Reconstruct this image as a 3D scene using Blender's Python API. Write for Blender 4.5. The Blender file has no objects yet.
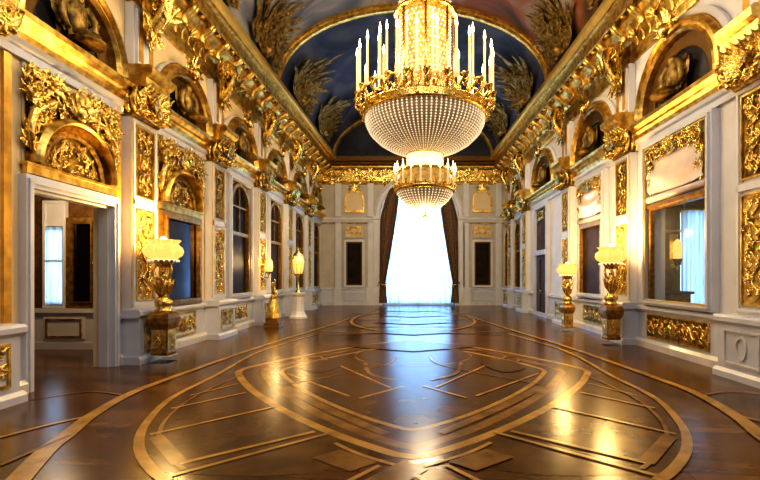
import bpy, math, random
from mathutils import Vector
PI = math.pi
COL = bpy.context.scene.collection
F, PX, PY, H = 450.0, 413.0, 277.0, 1.70      # focal length and vanishing point in pixels, eye height

# ------------------------------------------------------------------ materials
def new_mat(name):
    m = bpy.data.materials.new(name); m.use_nodes = True
    nt = m.node_tree
    return m, nt, nt.nodes['Principled BSDF']

def mat(name, col, rough=.5, metal=0.0, var=.15, scale=4.0, bump=0.0, bscale=40.0, dark=None, coat=0.0, emit=None, estr=0.0, spec=.5):
    m, nt, b = new_mat(name)
    tc = nt.nodes.new('ShaderNodeTexCoord')
    n = nt.nodes.new('ShaderNodeTexNoise'); n.inputs['Scale'].default_value = scale; n.inputs['Detail'].default_value = 4
    nt.links.new(tc.outputs['Object'], n.inputs['Vector'])
    r = nt.nodes.new('ShaderNodeValToRGB')
    d = dark or tuple(c*(1-var) for c in col)
    r.color_ramp.elements[0].position = .36; r.color_ramp.elements[0].color = (*d, 1)
    r.color_ramp.elements[1].position = .62; r.color_ramp.elements[1].color = (*col, 1)
    nt.links.new(n.outputs['Fac'], r.inputs['Fac']); nt.links.new(r.outputs['Color'], b.inputs['Base Color'])
    b.inputs['Roughness'].default_value = rough; b.inputs['Metallic'].default_value = metal
    b.inputs['Coat Weight'].default_value = coat; b.inputs['Specular IOR Level'].default_value = spec
    if emit:
        b.inputs['Emission Color'].default_value = (*emit, 1); b.inputs['Emission Strength'].default_value = estr
    if bump:
        n2 = nt.nodes.new('ShaderNodeTexNoise'); n2.inputs['Scale'].default_value = bscale; n2.inputs['Detail'].default_value = 3
        nt.links.new(tc.outputs['Object'], n2.inputs['Vector'])
        bp = nt.nodes.new('ShaderNodeBump'); bp.inputs['Strength'].default_value = bump; bp.inputs['Distance'].default_value = .02
        nt.links.new(n2.outputs['Fac'], bp.inputs['Height']); nt.links.new(bp.outputs['Normal'], b.inputs['Normal'])
    return m

M = {}
M['gold'] = mat('gilding', (.97, .76, .29), .27, 1.0, scale=9, bump=.35, bscale=48, dark=(.52, .33, .07))  # dark brown noise stands in for shade in the carving's crevices
M['goldtrim'] = mat('gilt moulding', (.86, .62, .20), .34, .9, scale=6, bump=.2, bscale=40, dark=(.46, .285, .065))
M['fillet'] = mat('bright gilt fillet', (.95, .73, .27), .36, .7, scale=3, var=.15)
M['umberpane'] = mat('umber pane', (.13, .07, .032), .45, 0, scale=2, var=.5, spec=.08)
M['shadegold'] = mat('shaded gilding', (.40, .25, .055), .45, .8, scale=11, bump=.6, bscale=44, dark=(.11, .06, .012))  # dark gold-brown: shade of the crevices behind reliefs put into the colour
M['vaultgold'] = mat('dim gilding', (.46, .31, .09), .42, .6, scale=7, bump=.6, bscale=30, dark=(.13, .08, .018))  # darker gilding copy: weak light in vault and lunettes set into its colour
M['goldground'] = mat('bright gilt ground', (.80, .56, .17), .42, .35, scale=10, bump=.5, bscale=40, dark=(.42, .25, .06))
M['darkgold'] = mat('dark bronze', (.16, .085, .02), .5, .6, scale=8, bump=.5, bscale=30)  # dark brown metal for soffits, backings, frames and the end cornice
M['white'] = mat('white plaster', (.74, .73, .74), .42, scale=2.0, var=.07)
M['cool'] = mat('pale grey paint', (.63, .65, .72), .38, scale=2.0, var=.08)
M['cream'] = mat('cream paint', (.84, .68, .42), .45, scale=1.5, var=.08)
M['ochre'] = mat('ochre strip', (.72, .42, .08), .38, .4, scale=5, var=.3)
M['backwall'] = mat('warm grey plaster', (.60, .56, .48), .5, scale=1.5, var=.12)
M['brownwood'] = mat('brown wood', (.17, .085, .03), .45, scale=7, var=.45, spec=.2)
M['bronzewood'] = mat('gilded brown frame', (.46, .27, .07), .34, .65, scale=8, dark=(.24, .13, .03))
M['darkwood'] = mat('dark wood', (.11, .05, .018), .5, scale=6, var=.4, spec=.15)
M['mirror'] = mat('dim mirror', (.10, .09, .085), .07, 1.0, scale=.8, var=.25)
M['bluemirror'] = mat('bluish mirror', (.20, .21, .25), .12, 1.0, scale=.8, var=.4)
M['darkpane'] = mat('dark window pane', (.045, .032, .024), .42, .0, scale=1.5, var=.5, spec=.07)
M['lunglass'] = mat('smoky lunette pane', (.10, .10, .11), .22, .3, scale=1.2, dark=(.035, .03, .025), spec=.6)
M['velvet'] = mat('brown velvet', (.24, .145, .08), .75, scale=9, var=.4)
M['satin'] = mat('pinkish satin', (.78, .66, .60), .28, scale=3, var=.12, coat=.2)
M['beads'] = mat('crystal beads', (1.0, .95, .86), .12, .15, scale=20, var=.08, emit=(1.0, .86, .62), estr=.40)  # weak emission in place of candlelight caught by the crystal
M['beadback'] = mat('bead net', (.36, .25, .12), .35, .0, scale=12, var=.35, emit=(1.0, .70, .36), estr=.05)  # weak emission in place of light shining through the net
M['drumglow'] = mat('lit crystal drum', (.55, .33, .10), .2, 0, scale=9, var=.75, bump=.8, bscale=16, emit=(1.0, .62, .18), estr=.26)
M['candle'] = mat('candle wax', (.60, .42, .20), .4, emit=(1.0, .68, .30), estr=.42)
M['flame'] = mat('flame', (1, .85, .5), .5, emit=(1.0, .80, .42), estr=10)
M['bulb'] = mat('lamp bulb', (1, .85, .5), .5, emit=(1.0, .74, .30), estr=8)
M['shade'] = mat('amber crystal shade', (.34, .18, .04), .25, scale=14, var=.45, bump=.6, bscale=30, emit=(1.0, .62, .17), estr=.95)
M['stone'] = mat('pale marble', (.72, .70, .68), .25, scale=3, var=.15)
M['jamb'] = mat('grey white paint', (.66, .64, .62), .4, scale=2, var=.07)
M['outside'] = mat('tree green', (.05, .09, .03), .9)

def glass_mat():
    m, nt, b = new_mat('clear glass')
    n = nt.nodes.new('ShaderNodeTexNoise'); n.inputs['Scale'].default_value = 3
    mr = nt.nodes.new('ShaderNodeMapRange'); mr.inputs['To Min'].default_value = .02; mr.inputs['To Max'].default_value = .06
    nt.links.new(n.outputs['Fac'], mr.inputs['Value']); nt.links.new(mr.outputs['Result'], b.inputs['Roughness'])
    b.inputs['Transmission Weight'].default_value = .95; b.inputs['Base Color'].default_value = (.97, .99, 1, 1); b.inputs["IOR"].default_value = 1.03; b.inputs["Specular IOR Level"].default_value = .1
    return m
M['glass'] = glass_mat()

def sheer_mat():
    m = bpy.data.materials.new('white sheer'); m.use_nodes = True; nt = m.node_tree
    nt.nodes.clear()
    o = nt.nodes.new('ShaderNodeOutputMaterial'); mix = nt.nodes.new('ShaderNodeMixShader'); mix.inputs[0].default_value = .62
    d = nt.nodes.new('ShaderNodeBsdfDiffuse'); t = nt.nodes.new('ShaderNodeBsdfTranslucent')
    tc = nt.nodes.new('ShaderNodeTexCoord'); mp = nt.nodes.new('ShaderNodeMapping'); mp.inputs['Scale'].default_value = (9, 1, .35)
    n = nt.nodes.new('ShaderNodeTexNoise'); n.inputs['Scale'].default_value = 1.4; n.inputs['Detail'].default_value = 3
    r = nt.nodes.new('ShaderNodeValToRGB')
    r.color_ramp.elements[0].position = .3; r.color_ramp.elements[0].color = (.34, .54, .80, 1)
    r.color_ramp.elements[1].position = .7; r.color_ramp.elements[1].color = (.74, .88, .98, 1)
    L = nt.links.new
    L(tc.outputs['Object'], mp.inputs['Vector']); L(mp.outputs['Vector'], n.inputs['Vector']); L(n.outputs['Fac'], r.inputs['Fac'])
    L(r.outputs['Color'], d.inputs['Color']); L(r.outputs['Color'], t.inputs['Color'])
    L(d.outputs[0], mix.inputs[1]); L(t.outputs[0], mix.inputs[2]); L(mix.outputs[0], o.inputs['Surface'])
    return m
M['sheer'] = sheer_mat()

def floor_mat():
    m, nt, b = new_mat('walnut parquet')
    L = nt.links.new
    tc = nt.nodes.new('ShaderNodeTexCoord')
    mp = nt.nodes.new('ShaderNodeMapping'); mp.inputs['Rotation'].default_value = (0, 0, .12)
    br = nt.nodes.new('ShaderNodeTexBrick'); br.inputs['Scale'].default_value = 1.0
    br.inputs['Brick Width'].default_value = 1.9; br.inputs['Row Height'].default_value = .16; br.inputs['Mortar Size'].default_value = .004
    br.inputs['Color1'].default_value = (.085, .036, .011, 1); br.inputs['Color2'].default_value = (.19, .088, .028, 1); br.inputs['Mortar'].default_value = (.035, .015, .006, 1)
    n = nt.nodes.new('ShaderNodeTexNoise'); n.inputs['Scale'].default_value = .55; n.inputs['Detail'].default_value = 5; n.inputs['Distortion'].default_value = .8
    ms = nt.nodes.new('ShaderNodeMapping'); ms.inputs['Scale'].default_value = (3, 26, 1)
    n2 = nt.nodes.new('ShaderNodeTexNoise'); n2.inputs['Scale'].default_value = 1.2; n2.inputs['Detail'].default_value = 6
    r1 = nt.nodes.new('ShaderNodeMapRange'); r1.inputs['From Min'].default_value = .3; r1.inputs['From Max'].default_value = .7; r1.inputs['To Min'].default_value = .45; r1.inputs['To Max'].default_value = 1.35
    r2 = nt.nodes.new('ShaderNodeMapRange'); r2.inputs['To Min'].default_value = .7; r2.inputs['To Max'].default_value = 1.3
    mul = nt.nodes.new('ShaderNodeMath'); mul.operation = 'MULTIPLY'
    mx = nt.nodes.new('ShaderNodeVectorMath'); mx.operation = 'SCALE'
    L(tc.outputs['Object'], mp.inputs['Vector']); L(mp.outputs['Vector'], br.inputs['Vector'])
    L(tc.outputs['Object'], n.inputs['Vector']); L(tc.outputs['Object'], ms.inputs['Vector']); L(ms.outputs['Vector'], n2.inputs['Vector'])
    L(n.outputs['Fac'], r1.inputs['Value']); L(n2.outputs['Fac'], r2.inputs['Value'])
    L(r1.outputs['Result'], mul.inputs[0]); L(r2.outputs['Result'], mul.inputs[1])
    L(br.outputs['Color'], mx.inputs[0]); L(mul.outputs[0], mx.inputs['Scale']); L(mx.outputs['Vector'], b.inputs['Base Color'])
    rr = nt.nodes.new('ShaderNodeMapRange'); rr.inputs['To Min'].default_value = .16; rr.inputs['To Max'].default_value = .26
    L(n.outputs['Fac'], rr.inputs['Value']); L(rr.outputs['Result'], b.inputs['Roughness'])
    b.inputs['Specular IOR Level'].default_value = .55
    return m
M['floor'] = floor_mat()
M['inlay'] = mat('honey maple inlay', (.50, .29, .075), .26, scale=3, var=.35, spec=.25)
M['inlaydark'] = mat('amber inlay', (.29, .155, .045), .26, scale=3, var=.4, spec=.25)
M['inlaypale'] = mat('pale inlay field', (.14, .07, .024), .24, scale=2, var=.4, spec=.25)

def fresco_mat():
    m, nt, b = new_mat('painted vault')
    L = nt.links.new
    tc = nt.nodes.new('ShaderNodeTexCoord'); sp = nt.nodes.new('ShaderNodeSeparateXYZ'); L(tc.outputs['Object'], sp.inputs[0])
    n = nt.nodes.new('ShaderNodeTexNoise'); n.inputs['Scale'].default_value = .42; n.inputs['Detail'].default_value = 7; n.inputs['Distortion'].default_value = 1.2
    L(tc.outputs['Object'], n.inputs['Vector'])
    def ramp(stops):
        r = nt.nodes.new('ShaderNodeValToRGB')
        while len(r.color_ramp.elements) < len(stops): r.color_ramp.elements.new(.5)
        for e, (p, c) in zip(r.color_ramp.elements, stops): e.position = p; e.color = (*c, 1)
        L(n.outputs['Fac'], r.inputs['Fac']); return r
    sky = ramp([(.30, (.035, .04, .06)), (.46, (0.195, 0.21, 0.27)), (.56, (0.36, 0.345, 0.345)), (.66, (.13, .08, .035))])
    umber = ramp([(.32, (.03, .022, .02)), (.45, (0.128, 0.068, 0.033)), (.55, (0.255, 0.098, 0.045)), (.66, (0.33, 0.285, 0.255))])
    navy = ramp([(.32, (.010, .014, .035)), (.5, (0.053, 0.068, 0.143)), (.62, (.13, .135, .17)), (.72, (.16, .14, .12))])
    a = nt.nodes.new('ShaderNodeMapRange'); a.inputs['From Min'].default_value = -1; a.inputs['From Max'].default_value = 2.0; L(sp.outputs['X'], a.inputs['Value'])
    c = nt.nodes.new('ShaderNodeMapRange'); c.inputs['From Min'].default_value = 16.3; c.inputs['From Max'].default_value = 16.9; L(sp.outputs['Y'], c.inputs['Value'])
    m1 = nt.nodes.new('ShaderNodeMix'); m1.data_type = 'RGBA'; m2 = nt.nodes.new('ShaderNodeMix'); m2.data_type = 'RGBA'
    L(a.outputs[0], m1.inputs[0]); L(sky.outputs[0], m1.inputs[6]); L(umber.outputs[0], m1.inputs[7])
    L(c.outputs[0], m2.inputs[0]); L(m1.outputs[2], m2.inputs[6]); L(navy.outputs[0], m2.inputs[7])
    L(m2.outputs[2], b.inputs['Base Color']); b.inputs['Roughness'].default_value = .6
    return m
M['fresco'] = fresco_mat()
M['navy'] = mat('navy tympanum', (.05, .055, .085), .6, scale=.6, dark=(.012, .014, .03))

# ------------------------------------------------------------------ mesh builder
class MB:
    def __init__(s): s.v = []; s.f = []; s.sm = []; s.mi = []; s.cur = 0
    def add(s, vs, fs, smooth=False):
        o = len(s.v); s.v += [tuple(p) for p in vs]
        s.f += [tuple(o+i for i in f) for f in fs]; s.sm += [smooth]*len(fs); s.mi += [s.cur]*len(fs)
    def box(s, x0, x1, y0, y1, z0, z1):
        s.add([(x0,y0,z0),(x1,y0,z0),(x1,y1,z0),(x0,y1,z0),(x0,y0,z1),(x1,y0,z1),(x1,y1,z1),(x0,y1,z1)],
              [(0,3,2,1),(4,5,6,7),(0,1,5,4),(1,2,6,5),(2,3,7,6),(3,0,4,7)])
    def bevel(s, x0, x1, y0, y1, z0, z1, b):            # panel with a chamfered front (front is y0)
        s.add([(x0,y1,z0),(x1,y1,z0),(x1,y1,z1),(x0,y1,z1),(x0,y0+b,z0),(x1,y0+b,z0),(x1,y0+b,z1),(x0,y0+b,z1),
               (x0+b,y0,z0+b),(x1-b,y0,z0+b),(x1-b,y0,z1-b),(x0+b,y0,z1-b)],
              [(0,3,2,1),(0,1,5,4),(1,2,6,5),(2,3,7,6),(3,0,4,7),(4,5,9,8),(5,6,10,9),(6,7,11,10),(7,4,8,11),(8,9,10,11)])
    def loft(s, pa, xa, pb, xb, smooth=False):          # profiles [(w,z)] at two x places
        n = len(pa)
        s.add([(xa,-w,z) for w, z in pa]+[(xb,-w,z) for w, z in pb],
              [(i,(i+1)%n,n+(i+1)%n,n+i) for i in range(n)]+[tuple(range(n))[::-1], tuple(range(n,2*n))], smooth)
    def ex(s, prof, x0, x1): s.loft(prof, x0, prof, x1)
    def tube(s, pts, rad, n=6, cap=True):
        pts = [Vector(p) for p in pts]; k = len(pts)
        if not isinstance(rad, (list, tuple)): rad = [rad]*k
        vs = []; up = Vector((.013, 1, .027))
        t0 = (pts[1]-pts[0]).normalized()
        if abs(t0.dot(up.normalized())) > .9: up = Vector((1, .02, .03))
        for i, p in enumerate(pts):
            t = (pts[min(i+1,k-1)]-pts[max(i-1,0)])
            t = t.normalized() if t.length > 1e-9 else t0
            a = t.cross(up)
            a = a.normalized() if a.length > 1e-6 else Vector((1,0,0))
            b = a.cross(t)
            for j in range(n):
                q = 2*PI*j/n
                vs.append(p+(a*math.cos(q)+b*math.sin(q))*rad[i])
        fs = [(i*n+j, i*n+(j+1)%n, (i+1)*n+(j+1)%n, (i+1)*n+j) for i in range(k-1) for j in range(n)]
        if cap: fs += [tuple(range(n))[::-1], tuple(range((k-1)*n, k*n))]
        s.add(vs, fs, True)
    def lathe(s, prof, n=24, c=(0,0,0), a0=0, a1=2*PI, smooth=True, flute=0.0, nf=0):
        full = abs(a1-a0-2*PI) < 1e-6; m = n if full else n+1; k = len(prof)
        vs = []
        for r, z in prof:
            for j in range(m):
                a = a0+(a1-a0)*j/n; rr = r*(1+flute*math.cos(nf*a)) if nf else r
                vs.append((c[0]+rr*math.cos(a), c[1]+rr*math.sin(a), c[2]+z))
        s.add(vs, [(i*m+j, i*m+(j+1)%m, (i+1)*m+(j+1)%m, (i+1)*m+j) for i in range(k-1) for j in range(n)], smooth)
    def arch(s, cx, cz, prof, n=24, a0=0, a1=PI, sx=1.0, smooth=False):   # closed profile [(r, w)] swept round an arch in the wall plane
        k = len(prof); vs = []
        for i in range(n+1):
            a = a0+(a1-a0)*i/n
            for r, w in prof: vs.append((cx+sx*r*math.cos(a), -w, cz+r*math.sin(a)))
        s.add(vs, [(i*k+j, i*k+(j+1)%k, (i+1)*k+(j+1)%k, (i+1)*k+j) for i in range(n) for j in range(k)]+[tuple(range(k)), tuple(range(n*k,(n+1)*k))[::-1]], smooth)
    def halfdisc(s, cx, cz, r, w, n=24, z0=None):
        pts = [(cx+r*math.cos(PI*i/n), -w, cz+r*math.sin(PI*i/n)) for i in range(n+1)]
        if z0 is not None: pts = [(cx+r,-w,z0)]+pts+[(cx-r,-w,z0)]
        s.add(pts, [tuple(range(len(pts)))[::-1]])
    def ball(s, c, r, n=8, sq=(1,1,1)):
        k = n//2; vs = [(c[0], c[1], c[2]-r*sq[2])]
        for i in range(1, k):
            t = -PI/2+PI*i/k
            for j in range(n):
                a = 2*PI*j/n; vs.append((c[0]+r*sq[0]*math.cos(t)*math.cos(a), c[1]+r*sq[1]*math.cos(t)*math.sin(a), c[2]+r*sq[2]*math.sin(t)))
        vs.append((c[0], c[1], c[2]+r*sq[2])); e = len(vs)-1
        fs = [(0, 1+(j+1)%n, 1+j) for j in range(n)]
        fs += [(1+i*n+j, 1+i*n+(j+1)%n, 1+(i+1)*n+(j+1)%n, 1+(i+1)*n+j) for i in range(k-2) for j in range(n)]
        fs += [(1+(k-2)*n+j, 1+(k-2)*n+(j+1)%n, e) for j in range(n)]
        s.add(vs, fs, True)
    def octa(s, c, r):
        x, y, z = c
        s.add([(x+r,y,z),(x,y+r,z),(x-r,y,z),(x,y-r,z),(x,y,z+r),(x,y,z-r)], [(0,1,4),(1,2,4),(2,3,4),(3,0,4),(1,0,5),(2,1,5),(3,2,5),(0,3,5)], True)
    # carving elements in the wall plane (front is -y)
    def spiral(s, x, z, R, rot, sgn=1, turns=1.2, w=.02, th=None):
        th = th or R*.2; pts = []; rd = []
        for i in range(15):
            t = i/14; a = rot+sgn*2*PI*turns*t; r = R*((1-t)**.85*.94+.06)
            pts.append((x+r*math.cos(a), -(w+.4*R*t*.5), z+r*math.sin(a))); rd.append(th*(1-.5*t)*(.45+.55*min(1, t*5)))
        s.tube(pts, rd, 5); s.ball((x, -(w+.22*R), z), th*.95, 6)
    def leaf(s, x, z, ang, L, W, w=.02, curl=.12, bend=0.0, rise=.28):
        vs = []; K = 6
        for i in range(K+1):
            t = i/K; a = ang+bend*t
            cx = x+L*t*math.cos(ang+bend*t*.6); cz = z+L*t*math.sin(ang+bend*t*.6)
            q = W*(math.sin(PI*min(1, .12+.88*t))**.8)*(.82+.18*(i % 2)); nx, nz = -math.sin(a), math.cos(a)
            h = w+curl*L*t*t
            vs += [(cx+nx*q/2, -h, cz+nz*q/2), (cx, -(h+rise*W*(1-.6*t)), cz), (cx-nx*q/2, -h, cz-nz*q/2)]
        s.add(vs, [f for i in range(K) for f in ((3*i,3*i+1,3*i+4,3*i+3),(3*i+1,3*i+2,3*i+5,3*i+4))], True)
    def fan(s, x, z, ang, L, n=5, spread=1.6, w=.02, curl=.08):
        for i in range(n):
            k = (i-(n-1)/2)/max(1,(n-1)/2)
            s.leaf(x, z, ang+k*spread/2, L*(1-.28*abs(k)), L*.30, w+.012*(1-abs(k)), curl, bend=k*.5)
    def carve(s, ok, box, n, size, seed, w=.02, mirror=True, wide=.6):
        rnd = random.Random(seed); x0, x1, z0, z1 = box; done = tries = 0
        while done < n and tries < n*40:
            tries += 1
            x = rnd.uniform(x0, x1); z = rnd.uniform(z0, z1)
            if not ok(x, z): continue
            done += 1; S = size*rnd.uniform(.55, 1.25); a = rnd.uniform(0, 2*PI); sg = rnd.choice((-1, 1)); ww = w+rnd.uniform(0, .05)*size/.15
            kind = rnd.random(); be = rnd.uniform(-1, 1)
            for m in ((1, -1) if mirror else (1,)):
                A = a if m == 1 else PI-a; X = x*m
                if kind < .42:
                    s.spiral(X, z, S*.62, A, sg*m, 1.15, ww); s.leaf(X, z, A+1.2*m, S*1.3, S*.45, ww, .2, be*m)
                elif kind < .85: s.fan(X, z, A, S*1.35, 4, 1.9, ww)
                else:
                    s.ball((X, -ww-.1*S, z), S*.30, 8, (1, .7, 1)); s.leaf(X, z, A, S, S*.4, ww); s.leaf(X, z, A+PI, S, S*.4, ww)
    def vine(s, cx, z0, z1, half, step=.3, w=.02, seed=0):                 # climbing scroll ornament inside an upright strip
        rnd = random.Random(seed); n = max(1, round((z1-z0)/step)); st = (z1-z0)/n
        pts = []
        for i in range(n*6+1):
            t = i/(n*6); pts.append((cx+half*.32*math.sin(PI*n*t), -w-.012, z0+(z1-z0)*t))
        s.tube(pts, .018, 5)
        for i in range(n):
            z = z0+st*(i+.5); sg = 1 if i % 2 == 0 else -1; R = min(half*.52, st*.46)
            s.spiral(cx+sg*half*.36, z, R, -PI/2 if sg > 0 else -PI/2, sg, 1.3, w)
            s.spiral(cx-sg*half*.45, z+st*.25, R*.55, PI/2, sg, 1.1, w)
            s.fan(cx-sg*half*.35, z-st*.1, PI/2+sg*.9, R*1.0, 4, 1.5, w); s.fan(cx+sg*half*.15, z+st*.32, PI/2-sg*.3, R*.8, 3, 1.2, w)
            s.ball((cx+sg*half*.36, -w-.05, z), R*.3, 8, (1, .6, 1))
    def rect_frame(s, x0, x1, z0, z1, t, w0, w1):
        s.box(x0, x1, -w1, -w0, z1-t, z1); s.box(x0, x1, -w1, -w0, z0, z0+t)
        s.box(x0, x0+t, -w1, -w0, z0+t, z1-t); s.box(x1-t, x1, -w1, -w0, z0+t, z1-t)
    def map(s, fn): s.v = [tuple(fn(*p)) for p in s.v]; return s
    def build(s, name, m, parent=None, kind=None):
        me = bpy.data.meshes.new(name); me.from_pydata(s.v, [], s.f)
        for q in (m if isinstance(m, (list, tuple)) else [m]): me.materials.append(M[q] if isinstance(q, str) else q)
        me.polygons.foreach_set('use_smooth', s.sm); me.polygons.foreach_set('material_index', s.mi); me.update()
        o = bpy.data.objects.new(name, me); COL.objects.link(o)
        if parent is not None: o.parent = parent
        if kind: o['kind'] = kind
        return o

def thing(name, label, cat, loc=(0,0,0), rot=0.0, group=None, kind=None):
    o = bpy.data.objects.new(name, None); COL.objects.link(o); o.empty_display_size = .1
    o.location = loc; o.rotation_euler = (0, 0, rot)
    if label: o['label'] = label
    if cat: o['category'] = cat
    if group: o['group'] = group
    if kind: o['kind'] = kind
    return o
def tag(o, label, cat, group=None):
    o['label'] = label; o['category'] = cat
    if group: o['group'] = group
    return o
def dup(root, loc, rot=None, label=None, group=None):
    def cp(o, par):
        c = o.copy(); COL.objects.link(c); c.parent = par
        for ch in [x for x in o.children]: cp(ch, c)
        return c
    kids = list(root.children)
    r = root.copy(); COL.objects.link(r)
    for ch in kids: cp(ch, r)
    r.location = loc
    if rot is not None: r.rotation_euler = (0, 0, rot)
    if label: r['label'] = label
    if group: r['group'] = group
    return r

# ------------------------------------------------------------------ hall geometry
TAP = .008
def XW(d): return 5.75-TAP*(d-9.6)             # half width of the hall at depth d
def XC(d): return 5.15-.025*(d-11.5)           # half distance between the cornice edges
DB = 27.3                                       # depth of the back wall
D0 = 3.0                                        # where the modelled part of the hall starts
class Side:
    def __init__(s, sg): s.sg = sg; s.rot = (PI/2-TAP) if sg < 0 else -(PI/2-TAP)
    def loc(s, d, w=0.0, z=0.0): return (s.sg*(XW(d)-w), d, z)
    def x(s, d): return d if s.sg < 0 else -d                               # local x of depth d for a mesh anchored at depth 0
LEFT, RIGHT = Side(-1), Side(1)
def floor_pt(x, y): d = H*F/(y-PY); return ((x-PX)/F*d, d)

# ------------------------------------------------------------------ room shell
def wall_side(S, name, holes):
    m = MB(); last = D0
    for (a, b, z0, z1) in holes:
        for (p, q, u, v) in ((last, a, 0, 9.0), (a, b, 0, z0), (a, b, z1, 9.0)):
            if q-p > .001 and v-u > .001:
                xs = sorted((S.x(p), S.x(q))); m.box(xs[0], xs[1], 0, .16, u, v)
        last = b
    xs = sorted((S.x(last), S.x(DB+.3))); m.box(xs[0], xs[1], 0, .3, 0, 9.0)
    o = m.build(name, 'cream' if S.sg < 0 else 'white', kind='structure'); o.location = S.loc(0); o.rotation_euler = (0, 0, S.rot)
    return o
DOOR = (6.72, 8.52, 3.05)
WIN = (8.62, 10.78, 1.06, 3.30)
wall_side(LEFT, 'wall_left', [(DOOR[0], DOOR[1], 0, DOOR[2])])
wall_side(RIGHT, 'wall_right', [WIN])

# back wall with a big arched opening
WX, WR, WS = .36, 2.25, 5.3                     # window centre, radius, springing height
m = MB()
m.box(-6.3, WX-WR, 0, .3, 0, 9.0); m.box(WX+WR, 6.3, 0, .3, 0, 9.0)
N = 28
for i in range(N):
    a, b = PI*i/N, PI*(i+1)/N
    xa, xb = WX+WR*math.cos(a), WX+WR*math.cos(b); za, zb = WS+WR*math.sin(a), WS+WR*math.sin(b)
    m.add([(xa,0,za),(xb,0,zb),(xb,0,9),(xa,0,9),(xa,.3,za),(xb,.3,zb),(xb,.3,9),(xa,.3,9)], [(0,1,2,3),(7,6,5,4),(0,4,5,1),(3,2,6,7)])
o = m.build('wall_back', 'backwall', kind='structure'); o.location = (0, DB, 0)
# painted end of the vault over the back cornice
m = MB(); pts = [(XC(DB)*math.cos(PI*i/24)*1.02, 0, 8.95+2.8*math.sin(PI*i/24)) for i in range(25)]
m.add(pts, [tuple(range(25))])
o = m.build('wall_tympanum', 'navy', kind='structure'); o.location = (0, DB-.02, 0)

# vault
VZ, VR = 8.95, 2.75
def vault(d, ph, inset=0.0):
    return (XC(d)*math.cos(ph)-inset*math.cos(ph), d, VZ+VR*math.sin(ph)-inset*math.sin(ph))
m = MB(); ND, NP = 24, 40
vs = [vault(D0+(DB-D0)*i/ND, PI*j/NP) for i in range(ND+1) for j in range(NP+1)]
m.add(vs, [(i*(NP+1)+j, i*(NP+1)+j+1, (i+1)*(NP+1)+j+1, (i+1)*(NP+1)+j) for i in range(ND) for j in range(NP)], True)
m.build('ceiling', 'fresco', kind='structure')
def rib(name, d0, prof):
    m = MB(); k = len(prof); n = 48; vs = []
    for i in range(n+1):
        for (dd, ins) in prof: vs.append(vault(d0+dd, PI*i/n, ins))
    m.add(vs, [(i*k+j, i*k+(j+1)%k, (i+1)*k+(j+1)%k, (i+1)*k+j) for i in range(n) for j in range(k)])
    m.build(name, 'goldtrim', kind='structure')
rib('trim_1', 16.6, [(-.22,-.02),(-.22,.1),(-.16,.14),(-.11,.06),(-.05,.06),(-.03,.16),(.05,.16),(.08,.05),(.14,.05),(.17,.12),(.22,.1),(.22,-.02)])
rib('trim_2', 26.95, [(-.2,-.02),(-.2,.12),(-.1,.18),(.0,.12),(.2,.12),(.2,-.02)])

# floor with inlay bands
def cr(pts, n=10, closed=False):
    P = [Vector(p) for p in pts]; out = []; k = len(P)
    if k < 3: return [P[0].lerp(P[-1], i/8) for i in range(9)]
    for i in range(k if closed else k-1):
        g = (lambda q: P[q % k]) if closed else (lambda q: P[max(0, min(k-1, q))])
        p0, p1, p2, p3 = g(i-1), g(i), g(i+1), g(i+2)
        for j in range(n):
            t = j/n
            out.append(.5*((2*p1)+(p2-p0)*t+(2*p0-5*p1+4*p2-p3)*t*t+(3*p1-p0-3*p2+p3)*t**3))
    if not closed: out.append(P[-1])
    return out
fm = MB()
fm.add([(-9.9,1.2,0),(9.9,1.2,0),(9.9,DB+.3,0),(-9.9,DB+.3,0)], [(0,1,2,3)])
zz = [.0015]
def ribbon(pts, w0, w1=None, mi=1, closed=False, n=10):
    w1 = w0 if w1 is None else w1
    c = cr(pts, n, closed); k = len(c); zz[0] += .00025; vs = []
    for i, p in enumerate(c):
        t = (c[(i+1) % k]-c[i-1]) if closed else (c[min(k-1,i+1)]-c[max(0,i-1)])
        t = t.normalized() if t.length else Vector((1, 0)); nn = Vector((-t.y, t.x)); w = (w0+(w1-w0)*i/(k-1))/2
        vs += [(p.x+nn.x*w, p.y+nn.y*w, zz[0]), (p.x-nn.x*w, p.y-nn.y*w, zz[0])]
    fm.cur = mi
    fm.add(vs, [(2*i, 2*i+1, 2*((i+1) % k)+1, 2*((i+1) % k)) for i in range(k if closed else k-1)]); fm.cur = 0
def field(pts, mi, n=10, closed=True):
    c = cr(pts, n, closed); zz[0] += .00025; fm.cur = mi
    fm.add([(p.x, p.y, zz[0]) for p in c], [tuple(range(len(c)))]); fm.cur = 0
def px(*a): return [floor_pt(*q) for q in a]
def mir(p): return [(-x, y) for x, y in p]
def ring(hx, dc, hy, e=2.4):                    # rounded diamond
    out = []
    for i in range(40):
        a = 2*PI*i/40; c, s_ = math.cos(a), math.sin(a)
        r = (abs(c)**e+abs(s_)**e)**(-1/e); out.append((hx*r*c, dc+hy*r*s_))
    return out
for sx in (1, -1):
    G = (lambda p: p) if sx == 1 else mir
    field(G(px((150,470),(139,447),(150,420),(185,390),(232,374),(290,402),(368,447),(300,474))), 3, 8)
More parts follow.
